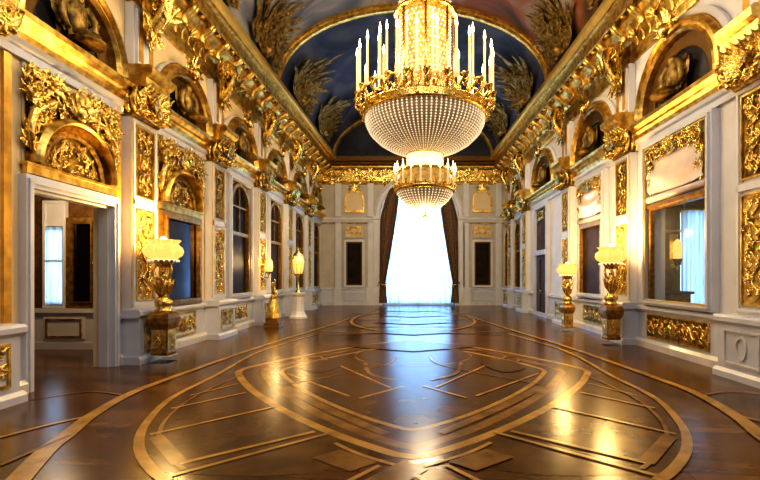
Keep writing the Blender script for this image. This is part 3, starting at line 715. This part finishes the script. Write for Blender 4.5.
dpR = dp(make_dado(.75, 'gold'), RIGHT, 14.1, 'dark gold scroll panel below the dark mirror between the two amber lamps')

# ------------------------------------------------------------------ round-arched lunettes over the imposts
def make_lunette(R, ow=.14):
    t = thing('arched_lunette', '', 'lunette'); zc = 5.52
    m = MB(); m.halfdisc(0,zc,R,.03,28); m.build('pane', 'lunglass', t)
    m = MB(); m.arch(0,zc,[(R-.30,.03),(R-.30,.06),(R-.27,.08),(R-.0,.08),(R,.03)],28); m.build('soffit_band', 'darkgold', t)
    m = MB(); m.arch(0,zc,[(R,.02),(R,.20),(R+.05,.26),(R+.10,.22),(R+.14,.22),(R+.18,.30),(R+.24,.28),(R+.28,.18),(R+.28,.02)],32); m.build('archivolt_frame', 'goldtrim', t)
    m = MB(); m.arch(0,zc,[(R+.29,.02),(R+.29,.12),(R+.28+ow*.5,.16),(R+.28+ow,.10),(R+.28+ow,.02)],32); m.build('outer_moulding', 'white', t)
    m = MB(); z = zc+R
    m.spiral(-.16,z+.22,.16,0,1,1.4,.34,.05); m.spiral(.16,z+.22,.16,PI,-1,1.4,.34,.05); m.fan(0,z+.10,PI/2,.5,7,2.2,.36,.2); m.fan(0,z+.08,-PI/2,.15,5,1.6,.34,.1)
    m.carve(lambda x,q: True, (.03,.38,z+.14,z+.45), 12, .15, 7, .34); m.ball((0,-.42,z+.15),.13,10,(1,.8,1.2)); m.build('keystone_shell', 'gold', t)
    return t
def make_cartouche():
    t = thing('gilded_cartouche', '', 'carving')
    m = MB(); m.lathe([(0,5.53),(.26,5.53),(.28,5.58),(.2,5.64),(.18,5.7)],12,(0,-.40,0)); m.build('plinth', 'shadegold', t)
    m = MB(); m.ball((0,-.2,6.0),.26,12,(.85,.45,1.2)); m.ball((0,-.22,6.30),.11,10,(1,.8,1.1))
    m.carve(lambda x,z: x < .34-.25*abs(z-5.95), (.02,.34,5.68,6.2), 34, .11, 17, .18)
    for sg in (-1,1):
        m.tube([(sg*.16,-.22,6.25),(sg*.34,-.24,6.1),(sg*.36,-.24,5.85),(sg*.22,-.26,5.7)], [.07,.07,.06,.03], 7); m.leaf(sg*.2,5.75,PI/2-sg*.7,.55,.22,.14)
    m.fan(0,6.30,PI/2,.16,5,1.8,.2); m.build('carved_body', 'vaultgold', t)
    m = MB(); m.box(-.3,.3,-.10,-.085,5.55,6.35); m.build('backing_frame', 'darkgold', t)
    return t
LU = make_lunette(1.0, .05); CA = make_cartouche(); LUR = make_lunette(1.28)
llab = ['above the open doorway', 'above the mirror behind the left amber lamp', 'second past the doorway lunette', 'above the gilded statue', 'above the fourth left mirror', 'at the far left corner']
LD = [7.45, 11.05, 14.6, 18.2, 21.8, 25.4]
for i, d in enumerate(LD):
    lb = ['dark arched lunette with gold archivolt above the open doorway', 'dark arched lunette with gold archivolt above the mirror past the doorway', 'dark arched lunette between second and third pilasters past the doorway',
          'dark arched lunette above the lantern and its mirror on the left wall', 'dark arched lunette above the fourth mirror past the doorway', 'last dark arched lunette of the left wall beside the end wall'][i]
    cb = lb.replace('dark arched lunette with gold archivolt', 'gilded figure carving in the lunette').replace('last dark arched lunette', 'gilded figure carving in the last lunette').replace('dark arched lunette', 'gilded figure carving in the lunette')
    if i == 0:
        for o, l in ((LU, lb), (CA, cb)): o.location = LEFT.loc(d); o.rotation_euler = (0,0,LEFT.rot); o['label'] = l
        LU['group'] = 'arched lunettes'; CA['group'] = 'carvings in the lunettes'
    else:
        dup(LU, LEFT.loc(d), LEFT.rot, lb); dup(CA, LEFT.loc(d), LEFT.rot, cb)
LUR['group'] = 'arched lunettes'
for i, d in enumerate((9.6, 14.05, 19.1)):
    lb = ['dark arched lunette above the large curtained window', 'dark arched lunette above the mirror between the two amber lamps', 'dark arched lunette above the tall brown door'][i]
    cb = lb.replace('dark arched lunette', 'gilded figure carving in the lunette')
    if i == 0: LUR.location = RIGHT.loc(d); LUR.rotation_euler = (0,0,RIGHT.rot); LUR['label'] = lb
    else: dup(LUR, RIGHT.loc(d), RIGHT.rot, lb)
    dup(CA, RIGHT.loc(d), RIGHT.rot, cb)
d = 23.6; lu3 = dup(LU, RIGHT.loc(d), RIGHT.rot, 'small dark arched lunette past the tall brown door, near the end wall'); lu3.scale = (.86, 1, 1)
dup(CA, RIGHT.loc(d), RIGHT.rot, 'gilded figure carving in the small lunette past the tall brown door')

# ------------------------------------------------------------------ back wall bays
def back_bay(X, side):
    t = struct_win(LEFT, 10); t.location = (X, DB, 0); t.rotation_euler = (0,0,0)
    m = MB(); m.rect_frame(-.62,.62,1.08,3.95,.14,.01,.12); m.build('casing', 'white', t)
    m = MB(); m.rect_frame(-.48,.48,1.2,3.82,.08,.02,.14); m.build('window_frame', 'darkgold', t)
    m = MB(); m.box(-.42,.42,-.04,-.02,1.26,3.76); m.build('pane', 'darkpane', t)
    w = 'closer to the fourth left mirror' if side < 0 else 'closer to the tall brown door'
    p = thing('gilded_plaque', 'square gilded relief plaque on the end wall, %s side' % ('left' if side < 0 else 'right'), 'plaque', (X, DB, 0), 0, 'plaques on the end wall')
    m = MB(); m.rect_frame(-.62,.62,4.06,4.90,.1,.01,.1); m.build('plaque_frame', 'backwall', p)
    m = MB(); m.box(-.52,.52,-.03,-.012,4.16,4.8); b = m.build('ground_panel', 'cream', p)
    m = MB(); m.carve(lambda x,z: True, (.02,.42,4.22,4.74), 10, .13, 41, .04); m.arch(0,4.48,[(.17,.05),(.17,.08),(.2,.08),(.2,.05)],20,0,2*PI); m.build('scroll_relief', 'goldtrim', p)
    a = thing('blind_arch', 'pale blind arch with gold edge on the end wall, %s of the window' % ('left' if side < 0 else 'right'), 'niche', (X, DB, 0), 0, 'blind arches on the end wall')
    m = MB(); m.halfdisc(0,6.35,.5,.02,20,5.75); m.build('niche_panel', 'cream', a)
    m = MB(); m.arch(0,6.35,[(.5,.01),(.5,.08),(.6,.08),(.6,.01)],20); m.box(-.6,-.5,-.08,-.01,5.65,6.35); m.box(.5,.6,-.08,-.01,5.65,6.35); m.box(-.6,.6,-.10,-.01,5.6,5.75); m.build('niche_frame', 'goldtrim', a)
    m = MB(); m.fan(0,6.98,PI/2,.4,7,2.6,.1); m.spiral(-.3,7.05,.14,0,1,1.3,.08); m.spiral(.3,7.05,.14,PI,-1,1.3,.08); m.fan(0,7.0,-PI/2,.2,5,2,.1); m.build('shell_crest', 'gold', a)
    for k in (-1, 1):
        q = X+k*.98
        m = MB(); m.box(q-.17,q+.17,-.12,-.01,1.06,4.98); m.box(q-.1,q+.1,-.15,-.12,1.3,4.8); m.box(q-.22,q+.22,-.36,-.01,0,1.06); m.box(q-.18,q+.18,-.12,-.01,5.35,7.4)
        tag(m.build('wall_strip', 'white', None, 'structure'), 'plain pale pilaster strip on the end wall', 'pilaster', 'pilaster strips on the end wall')
    m = MB(); m.bevel(-.62,.62,-.30,-.255,.24,.84,.04)
    o = m.build('dado_panel', 'cool'); o.location = (X, DB, 0)
    tag(o, 'plain grey dado panel under the dark mirror of the end wall, %s of the window' % ('left' if side < 0 else 'right'), 'panel')
ns = len(bpy.data.objects)
back_bay(-3.55, -1); back_bay(4.2, 1)
for o in list(bpy.data.objects):
    if o.name.startswith('wall_strip'):
        o.location = (0, DB, 0); o.name = 'trim_23'
        for k in ('label', 'category', 'group'):
            if k in o: del o[k]

# far window, sheer and drapes
t = thing('window_20', None, None, (WX, DB+.22, 0), 0, kind='structure')
m = MB()
m.arch(0, WS, [(WR-.14,-.04),(WR-.14,.04),(WR,.04),(WR,-.04)], 32); m.box(-WR,-WR+.14,-.04,.04,0,WS); m.box(WR-.14,WR,-.04,.04,0,WS)
m.box(-.06,.06,-.04,.04,0,WS+WR-.1); m.box(-WR,WR,-.04,.04,0,.25)
for z in (1.6,3.4,5.3): m.box(-WR,WR,-.03,.03,z-.04,z+.04)
for x in (-1.15,1.15): m.box(x-.03,x+.03,-.03,.03,0,WS+1.8)
m.build('window_frame', 'white', t)
m = MB(); m.halfdisc(0,WS,WR-.1,-.03,32,.2); m.build('pane', 'glass', t)
def folds(mb, left, right, z0, z1, nf, amp, y0, nx=120, nz=30):
    vs = []
    for j in range(nz+1):
        v = j/nz; z = z1+(z0-z1)*v; a, b = left(v), right(v)
        for i in range(nx+1):
            u = i/nx; vs.append((a+(b-a)*u, y0-amp*(.6+.4*math.sin(u*7+1))*math.sin(u*nf*2*PI+.6*math.sin(v*3)), z))
    mb.add(vs, [(j*(nx+1)+i, j*(nx+1)+i+1, (j+1)*(nx+1)+i+1, (j+1)*(nx+1)+i) for j in range(nz) for i in range(nx)], True)
t = thing('sheer_curtain', 'tall glowing white sheer curtain hanging over the arched end window', 'curtain', (WX, DB-.08, 0))
m = MB(); folds(m, lambda v: -1.95-.25*v, lambda v: 1.95+.25*v, .12, 6.4, 15, .05, 0); m.build('curtain_cloth', 'sheer', t)
m = MB(); m.tube([(-2.05,0,6.42),(2.05,0,6.42)], .03, 8); m.build('curtain_rail', 'goldtrim', t)
for sg, lab in ((-1,'brown velvet drape swept to the left side of the white sheer curtain'), (1,'brown velvet drape swept to the right side of the white sheer curtain')):
    t = thing('velvet_drape', lab, 'curtain', (WX, DB-.34, 0), 0, 'brown drapes at the end window')
    m = MB()
    inn = lambda v: sg*(1.15+(2.02-1.15)*(v**1.25)); out = lambda v: sg*(1.60+.70*min(1, v*3)**.6+.06*v)
    folds(m, inn, out, 1.25, 7.1, 5, .07, 0, 60, 30); d_ = m.build('drape_cloth', 'velvet', t)
    m = MB(); folds(m, lambda v: sg*(1.98-.08*v), lambda v: sg*(2.34+.05*v), .15, 1.25, 3, .05, 0, 30, 8); m.build('drape_tail', 'velvet', t)
    m = MB(); m.tube([(sg*1.92,-.12,1.28),(sg*2.15,-.16,1.22),(sg*2.42,-.08,1.36)], .05, 8); m.ball((sg*2.0,-.2,1.1),.08); m.build('tieback', 'gold', t)

# ------------------------------------------------------------------ gilded trophies on the vault
def make_trophy(sg, d0, seed, scale, label):
    rnd = random.Random(seed); m = MB()
    for ring_, (z0, n, L0) in enumerate(((1.25, 15, 1.55), (.75, 17, 1.35), (.3, 19, 1.15), (0, 15, .9))):
        for i in range(n):
            u = -1+2*i/(n-1); a = PI/2-u*1.05+rnd.uniform(-.12,.12); L = L0*rnd.uniform(.75,1.15)*(1-.25*abs(u))
            m.leaf(u*.75*scale, .12+z0*(1-.35*abs(u))+rnd.uniform(-.1,.15), a, L*scale, rnd.uniform(.22,.34)*scale, .03+.05*ring_+rnd.uniform(0,.05), .10, rnd.uniform(-.5,.5))
    m.carve(lambda x,z: abs(x) < 1.15-.35*z and z < 2.2, (-1.15,1.15,.1,2.2), 70, .22, seed, .22, mirror=False)
    m.spiral(0,.6,.34,0,1,1.5,.2,.07); m.ball((0,-.25,.35),.22,10)
    def mp(x, y, z):
        ph = z/3.6; d = d0+x
        p = vault(d, ph if sg > 0 else PI-ph, -y+.0)
        return p
    m.map(mp)
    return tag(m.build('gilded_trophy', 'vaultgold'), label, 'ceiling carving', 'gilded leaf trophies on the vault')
for sg, s_ in ((-1,'left'), (1,'right')):
    for k, (d, sc, w) in enumerate(((11.3,.9,'x'), (14.85,.9,'just before the gilt rib'), (19.2,1.1,'just beyond the gilt rib'), (23.4,1.1,'nearest the end wall'))):
        make_trophy(sg, d, 60+k+(10 if sg > 0 else 0), sc, 'gilded leaf trophy on the %s side of the vault, %s' % (s_, w if k else 'first in a row of four'))

# ------------------------------------------------------------------ chandelier
CX, CD = .29, 11.0
ch = thing('chandelier', 'huge gilded crystal chandelier with candles hanging over the parquet floor', 'chandelier', (CX, CD, 0))
def bowl(prof, name, rows, per, br):
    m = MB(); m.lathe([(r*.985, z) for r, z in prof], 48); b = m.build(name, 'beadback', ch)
    m = MB(); P = [Vector(p) for p in prof]; seg = [(P[i+1]-P[i]).length for i in range(len(P)-1)]; T = sum(seg)
    for k in range(rows+1):
        s_ = T*k/rows; i = 0
        while i < len(seg)-1 and s_ > seg[i]: s_ -= seg[i]; i += 1
        q = P[i].lerp(P[i+1], min(1, s_/seg[i]))
        for j in range(per):
            a = 2*PI*(j+.0*(k % 2))/per; f = max(.45, min(1.2, q.x/prof[0][0]*1.15))
            m.octa((q.x*math.cos(a), q.x*math.sin(a), q.y), br*f)
    for j in range(0, per, 2):
        a = 2*PI*j/per; m.tube([(p.x*math.cos(a), p.x*math.sin(a), p.y) for p in P], .005, 3)
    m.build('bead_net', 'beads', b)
    return b
bowl([(1.45,5.56),(1.43,5.40),(1.33,5.20),(1.13,5.0),(.87,4.84),(.62,4.74),(.42,4.69)], 'crystal_bowl', 24, 84, .026)
m = MB(); m.lathe([(1.42,5.55),(1.50,5.53),(1.54,5.58),(1.50,5.63),(1.56,5.68),(1.52,5.74),(1.42,5.74)],64); m.lathe([(.46,4.71),(.44,4.67),(.3,4.65),(.1,4.64)],24,flute=.05,nf=8)
hoop = m.build('hoop', 'gold', ch)
m = MB()
for i in range(24):
    a = 2*PI*i/24; c, s_ = math.cos(a), math.sin(a)
    def P3(r, z, da=0): return (r*math.cos(a+da), r*math.sin(a+da), z)
    m.tube([P3(1.45,5.70),P3(1.35,5.90,.03),P3(1.5,6.1,.06),P3(1.66,6.0,.04),P3(1.70,5.86,0),P3(1.62,5.78,0)], [.03,.04,.04,.035,.03,.03], 6)
    m.tube([P3(1.5,5.7,.13),P3(1.45,5.9,.13),P3(1.3,6.02,.13),P3(1.2,5.9,.13)], [.03,.035,.03,.015], 5)
    m.lathe([(.0,5.92),(.05,5.94),(.09,6.02),(.1,6.06),(.03,6.06)], 8, (1.64*c,1.64*s_,0))
    m.ball(P3(1.54,5.60,.13), .05, 6); m.tube([P3(1.1,5.9,.1),P3(.85,6.15,.1),P3(.7,6.5,.1)], [.03,.04,.02], 5)
m.build('scroll_arm_ring', 'gold', hoop)
def candle(r, a, z0, h, rad):
    m = MB(); x, y = r*math.cos(a), r*math.sin(a)
    m.lathe([(rad*1.5,z0-.04),(rad*1.6,z0+.02),(rad,z0+.03),(rad,z0+h),(0,z0+h)],8,(x,y,0)); c = m.build('candle', 'candle', ch)
    m = MB(); m.lathe([(0,z0+h),(rad*.9,z0+h+.05),(rad*1.1,z0+h+.11),(rad*.5,z0+h+.2),(0,z0+h+.27)],8,(x,y,0)); m.build('flame', 'flame', c)
for i in range(24): candle(1.64, 2*PI*(i+.5)/24, 6.02, .92, .027)
for i in range(12): candle(1.12, 2*PI*(i+.25)/12, 6.25, 1.1, .027)
# lit central drum with gilded bands and columns
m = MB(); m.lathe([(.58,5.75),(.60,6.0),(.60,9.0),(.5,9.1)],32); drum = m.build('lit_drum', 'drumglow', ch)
m = MB()
for k in range(28):
    for j in range(36):
        a = 2*PI*(j+.5*(k%2))/36; m.octa((.625*math.cos(a),.625*math.sin(a),5.95+k*.11),.026)
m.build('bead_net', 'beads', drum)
m = MB()
for z in (8.05, 9.0): m.lathe([(.62,z-.06),(.74,z-.04),(.78,z+.02),(.72,z+.1),(.62,z+.1)],32)
m.lathe([(.62,5.78),(.85,5.8),(.9,5.9),(.75,6.0),(.64,6.06)],32)
for i in range(8):
    a = 2*PI*i/8; m.tube([(.72*math.cos(a),.72*math.sin(a),5.95),(.70*math.cos(a),.70*math.sin(a),7.0),(.72*math.cos(a),.72*math.sin(a),8.05)], [.035,.022,.035], 6)
m.build('drum_cage_frame', 'gold', drum)
# neck, lower candle ring and lower bowl
m = MB()
for k in range(11):
    for j in range(40):
        a = 2*PI*j/40; m.octa((.44*math.cos(a),.44*math.sin(a),4.29+k*.036),.022)
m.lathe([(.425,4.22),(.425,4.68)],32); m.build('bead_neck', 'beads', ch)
m = MB(); m.lathe([(.66,3.88),(.74,3.90),(.76,3.96),(.70,4.02),(.66,4.02)],40); m.lathe([(.44,4.34),(.72,4.36),(.72,4.40),(.44,4.42)],40)
for i in range(20):
    a = 2*PI*i/20; m.tube([(.70*math.cos(a),.70*math.sin(a),3.98),(.78*math.cos(a),.78*math.sin(a),4.02),(.76*math.cos(a),.76*math.sin(a),4.1)], .02, 5); m.ball((.73*math.cos(a+.15),.73*math.sin(a+.15),3.98),.04,6)
low = m.build('lower_hoop', 'gold', ch); low.location.z = -.12
m = MB(); m.lathe([(.62,4.0),(.62,4.36)],32); m.build('lit_band', 'drumglow', low)
for i in range(20): candle(.74, 2*PI*(i+.5)/20, 3.94, .26, .019)
bowl([(.68,3.90),(.66,3.82),(.56,3.68),(.42,3.56),(.26,3.46),(.14,3.42)], 'lower_crystal_bowl', 12, 48, .022).location.z = -.12
m = MB(); m.lathe([(.16,3.44),(.12,3.40),(.05,3.37),(0,3.36)],16); m.ball((0,0,3.30),.06,8); m.build('finial', 'gold', ch).location.z = -.12
m = MB(); m.tube([(0,0,9.1),(0,0,11.66)], .05, 8); m.lathe([(.05,9.1),(.3,9.1),(.4,9.3),(.15,9.6),(.05,9.7)],16); m.lathe([(.05,11.3),(.3,11.55),(.36,11.66)],16); m.build('hanging_rod', 'gold', ch)

# ------------------------------------------------------------------ torcheres on their gilded pedestals
def make_stand():
    t = thing('gilded_pedestal', '', 'pedestal')
    m = MB(); m.box(-.23,.23,-.23,.23,.0,.15); m.bevel(-.2,.2,-.26,-.232,.02,.13,.01); m.build('glass_base', 'glass', t)
    m = MB()
    pr = [(.19,.155),(.21,.2),(.18,.26),(.19,.66),(.22,.7),(.26,.78),(.27,.88),(.24,.96),(.2,1.0)]
    k = len(pr)
    m.add([(sx*r, sy*r, z) for r, z in pr for sx, sy in ((-1,-1),(1,-1),(1,1),(-1,1))],
          [(i*4+j, i*4+(j+1)%4, (i+1)*4+(j+1)%4, (i+1)*4+j) for i in range(k-1) for j in range(4)]+[(0,3,2,1),((k-1)*4,(k-1)*4+1,(k-1)*4+2,(k-1)*4+3)])
    b = m.build('pedestal_body', 'bronzewood', t)
    for q in range(4):
        m = MB(); m.vine(0,.30,.64,.14,.17,.19,q); m.box(-.17,.17,-.205,-.186,.28,.66)
        o = m.build('leaf_relief', 'gold', b); o.rotation_euler = (0,0,q*PI/2)
    return t
def make_torchere():
    t = thing('torchere_lamp', '', 'lamp')
    m = MB(); m.lathe([(0,0),(.17,0),(.18,.04),(.13,.07),(.17,.14),(.18,.2),(.13,.27),(.06,.32)],20)
    m.tube([(0,0,.3),(.04,-.02,.42),(-.03,0,.55),(.02,0,.68),(0,0,.85)], [.06,.10,.085,.09,.05], 10)
    m.ball((.0,-.03,.80),.075,10); 
    for sg in (-1,1): m.tube([(sg*.06,-.02,.66),(sg*.16,-.06,.70),(sg*.19,-.04,.84),(sg*.16,0,.94)], [.04,.036,.03,.025], 7)
    st = m.build('figure_stem', 'gold', t)
    m = MB(); rnd = random.Random(3)
    for i in range(10):
        a = 2*PI*i/10; c, s_ = math.cos(a), math.sin(a); z = .3+.05*(i%3)
        m.tube([(.06*c,.06*s_,z),(.14*c,.14*s_,z+.12),(.16*c,.16*s_,z+.24),(.22*c,.22*s_,z+.3)], [.02,.035,.03,.008], 6)
    m.build('leaf_curls', 'gold', st)
    m = MB(); m.lathe([(.05,.88),(.12,.91),(.17,.97),(.21,1.02),(.24,1.04),(.12,1.05)],24,flute=.04,nf=12); m.build('shade_dish', 'gold', t)
    m = MB(); m.lathe([(.14,1.045),(.26,1.07),(.345,1.13),(.375,1.21),(.35,1.29),(.29,1.345),(.27,1.37),(.33,1.44)],90,flute=.10,nf=9); sh = m.build('lamp_shade', 'shade', t)
    m = MB()
    for i in range(18):
        a = 2*PI*i/18; m.octa((.30*math.cos(a),.30*math.sin(a),1.02),.028)
    m.lathe([(.29,1.035),(.30,1.05),(.31,1.035)],36)
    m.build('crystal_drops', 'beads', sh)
    m = MB(); m.ball((0,0,1.34),.10,12,(1,1,1.7)); m.build('bulb', 'bulb', t)
    return t
ST = make_stand(); TO = make_torchere(); ST.scale = (.82, .82, 1); TO.scale = (.92, .92, 1)
lamps = [(-5.0, 9.02, 'before the first pilaster past the doorway'), (4.93, 11.2, 'beside the large curtained window'), (4.80, 14.0, 'between the dark mirror and the tall brown door')]
LP = []
def point(name, loc, e, col, r=.1):
    l = bpy.data.lights.new(name, 'POINT'); l.energy = e; l.color = col; l.shadow_soft_size = r; l.specular_factor = 0.0 if name == 'lamp_glow' else .10
    o = bpy.data.objects.new(name, l); COL.objects.link(o); o.location = loc; return o
WARM = (1.0, .70, .32)
for i, (x, y, w) in enumerate(lamps):
    sc = 1.0 if i < 2 else .86
    l1 = 'gilded pedestal on glass base %s' % w; l2 = 'glowing amber crystal lamp on pedestal %s' % w
    if i == 0:
        ST.location = (x,y,0); TO.location = (x,y,1.002); ST['label'] = l1; TO['label'] = l2; ST['group'] = 'lamp pedestals'; TO['group'] = 'amber torchere lamps'
    else:
        for o in (dup(ST, (x,y,0), 0, l1), dup(TO, (x,y,1.002*sc), 0, l2)): o.scale = tuple(q*sc for q in o.scale)
    point('lamp_glow', (x-.12*(1 if x>0 else -1), y, 2.45+.35*sc), 165*sc, (1, .66, .26), .12)

# gilded statue by the left wall
def make_statue():
    t = thing('gilded_statue', 'gilded standing figure statue by the third pilaster of the left wall', 'statue', (-4.80, 15.5, 0), PI/2)
    m = MB(); m.box(-.26,.26,-.26,.26,0,.14); m.bevel(-.22,.22,-.22,.22,.14,.3,.02); m.build('plinth', 'bronzewood', t)
    # one skinned body, a draped standing figure with one arm raised
    v = [(0,0,.92),(0,-.01,1.08),(0,0,1.24),(0,0,1.31),(0,-.02,1.42),(.07,0,.88),(.08,-.05,.62),(.075,.0,.36),(.08,-.10,.32),(-.07,0,.88),(-.08,-.01,.62),(-.08,.02,.36),(-.09,-.09,.32),
         (.13,0,1.22),(.2,-.04,1.06),(.14,-.14,.98),(-.13,0,1.22),(-.22,-.04,1.30),(-.2,-.10,1.46)]
    e = [(0,1),(1,2),(2,3),(3,4),(0,5),(5,6),(6,7),(7,8),(0,9),(9,10),(10,11),(11,12),(2,13),(13,14),(14,15),(2,16),(16,17),(17,18)]
    r = [.11,.10,.11,.045,.085,.08,.06,.04,.03,.08,.06,.04,.03,.05,.04,.025,.05,.04,.025]
    me = bpy.data.meshes.new('body'); me.from_pydata(v, e, []); me.materials.append(M['gold']); o = bpy.data.objects.new('body', me); COL.objects.link(o); o.parent = t
    md = o.modifiers.new('skin', 'SKIN'); 
    for i, sv in enumerate(me.skin_vertices[0].data): sv.radius = (r[i], r[i]); sv.use_root = (i == 0)
    o.modifiers.new('sub', 'SUBSURF').levels = 2; o.modifiers['sub'].render_levels = 2
    m = MB(); vs = []; nz = 14; na = 28
    for j in range(nz+1):
        q = j/nz; R = .13+.13*q**.8; z = 1.02-.71*q
        for i in range(na):
            a = 2*PI*i/na; rr = R*(1+.12*math.sin(a*7+q*3)*q); vs.append((rr*1.05*math.cos(a), rr*.9*math.sin(a), z))
    m.add(vs, [(j*na+i, j*na+(i+1)%na, (j+1)*na+(i+1)%na, (j+1)*na+i) for j in range(nz) for i in range(na)], True)
    m.tube([(.14,0,1.24),(0,-.14,1.12),(-.14,-.05,.98),(-.05,.12,.95)], [.04,.05,.05,.03], 8)
    m.build('drapery', 'gold', t)
    m = MB(); m.ball((0,0,1.46),.085,10,(1,1,.8)); m.tube([(-.2,-.1,1.44),(-.2,-.12,1.62)], [.03,.015], 6); m.build('hair', 'gold', t)
make_statue()
# white lantern stand
t = thing('lantern_stand', 'white flared marble lantern pedestal beside the fourth pilaster of the left wall', 'pedestal', (-4.72, 18.5, 0))
m = MB(); m.lathe([(0,0),(.38,0),(.38,.08),(.32,.14),(.25,.3),(.21,.6),(.22,.9),(.3,.98),(.32,1.06),(0,1.06)],8,smooth=False); m.build('pedestal_body', 'white', t)
t = thing('tall_lantern', 'tall glowing glass lantern on a white flared pedestal', 'lantern', (-4.72, 18.5, 1.062))
m = MB(); m.lathe([(0,0),(.15,0),(.13,.05),(.05,.12),(.035,.4),(.06,.62),(.16,.72),(.2,.78)],16); m.build('stem', 'gold', t)
m = MB(); m.lathe([(.17,.78),(.22,.95),(.23,1.3),(.18,1.5),(.1,1.56)],8,smooth=False); m.build('lamp_shade', 'shade', t)
m = MB(); m.lathe([(.2,1.5),(.22,1.54),(.1,1.68),(.03,1.76),(0,1.84)],8); 
for i in range(8):
    a = 2*PI*i/8; m.tube([(.18*math.cos(a),.18*math.sin(a),.78),(.24*math.cos(a),.24*math.sin(a),1.1),(.2*math.cos(a),.2*math.sin(a),1.5)], .012, 5)
m.build('lantern_frame', 'gold', t)
m = MB(); m.ball((0,0,1.15),.09,10); m.build('bulb', 'bulb', t)
point('lantern_glow', (-4.45, 18.2, 2.6), 45, WARM, .1)
# wall sconce by the third pilaster
t = thing('wall_sconce', 'glowing amber wall sconce on the pilaster beside the gilded statue', 'sconce', LEFT.loc(16.4, .24), LEFT.rot)
m = MB(); m.box(-.08,.08,-.04,-.005,1.6,2.1); m.tube([(0,-.04,1.7),(0,-.16,1.66),(0,-.2,1.8)], .025, 6); m.lathe([(.02,1.78),(.1,1.86),(.13,1.9)],12,(0,-.2,0)); m.build('bracket_frame', 'gold', t)
m = MB(); m.lathe([(.12,1.9),(.15,2.05),(.12,2.3),(.05,2.38)],16,(0,-.2,0)); m.build('lamp_shade', 'shade', t)
point('sconce_glow', (-4.95, 16.2, 2.2), 45, WARM, .1)

# ------------------------------------------------------------------ light
def area(name, loc, rot, sx, sy, e, col):
    l = bpy.data.lights.new(name, 'AREA'); l.shape = 'RECTANGLE'; l.size = sx; l.size_y = sy; l.energy = e; l.color = col; l.specular_factor = .35 if name == 'hall_fill' else 1.0
    o = bpy.data.objects.new(name, l); COL.objects.link(o); o.location = loc; o.rotation_euler = rot; return o
area('daylight', (WX, DB+1.6, 3.6), (-PI/2, 0, 0), 4.6, 7.0, 1150, (.46, .73, 1.0))
point('chandelier_glow_low', (CX, CD-.0, 3.0), 150, (1, .78, .48), .3).data.specular_factor = .05
for i in range(6):
    a = 2*PI*(i+.5)/6; point('chandelier_glow', (CX+2.1*math.cos(a), CD+1.9*math.sin(a), 7.55), 125, (1, .82, .54), .3)
area('hall_fill', (0, 4.2, 8.3), (math.radians(28), 0, 0), 7, 3, 270, (1, .93, .84))
area('hall_fill', (0, 17.0, 8.4), (math.radians(48), 0, 0), 5, 3, 300, (1, .88, .70))
point('side_room_fill', (-7.3, 9.2, 3.4), 130, (1, .78, .5), .3)  # added lamp, unseen, to brighten the side room
area('side_room_backlight', (px_at(54,10.6), 10.655, 1.95), (-PI/2, 0, 0), .38, 1.7, 6, (.7, .86, 1))  # added lamp between pane and curtain, in place of window daylight
point('back_room_fill', (7.7, 8.4, 3.5), 22, (1, .78, .5), .15)  # added lamp kept out of sight, lifts the room behind the window
area('back_room_backlight', (px_at(699,12.5), 12.57, 1.9), (-PI/2, 0, 0), .95, 3.2, 24, (.62, .83, 1))  # added lamp between solid wall and curtain, makes the cloth look daylit
w = bpy.data.worlds.new('World'); bpy.context.scene.world = w; w.use_nodes = True
w.node_tree.nodes['Background'].inputs[0].default_value = (.80, .84, 1.0, 1); w.node_tree.nodes['Background'].inputs[1].default_value = .16

# ------------------------------------------------------------------ camera
cam = bpy.data.cameras.new('camera'); co = bpy.data.objects.new('camera', cam); COL.objects.link(co)
co.location = (0, 0, H); co.rotation_euler = (PI/2, 0, 0)
cam.sensor_width = 36; cam.lens = 36*F/760; cam.shift_x = -(PX-380)/760; cam.shift_y = (PY-240)/760
bpy.context.scene.camera = co
bpy.context.scene.view_settings.view_transform = 'Standard'
bpy.context.scene.view_settings.look = 'High Contrast'
bpy.context.scene.view_settings.exposure = -0.08
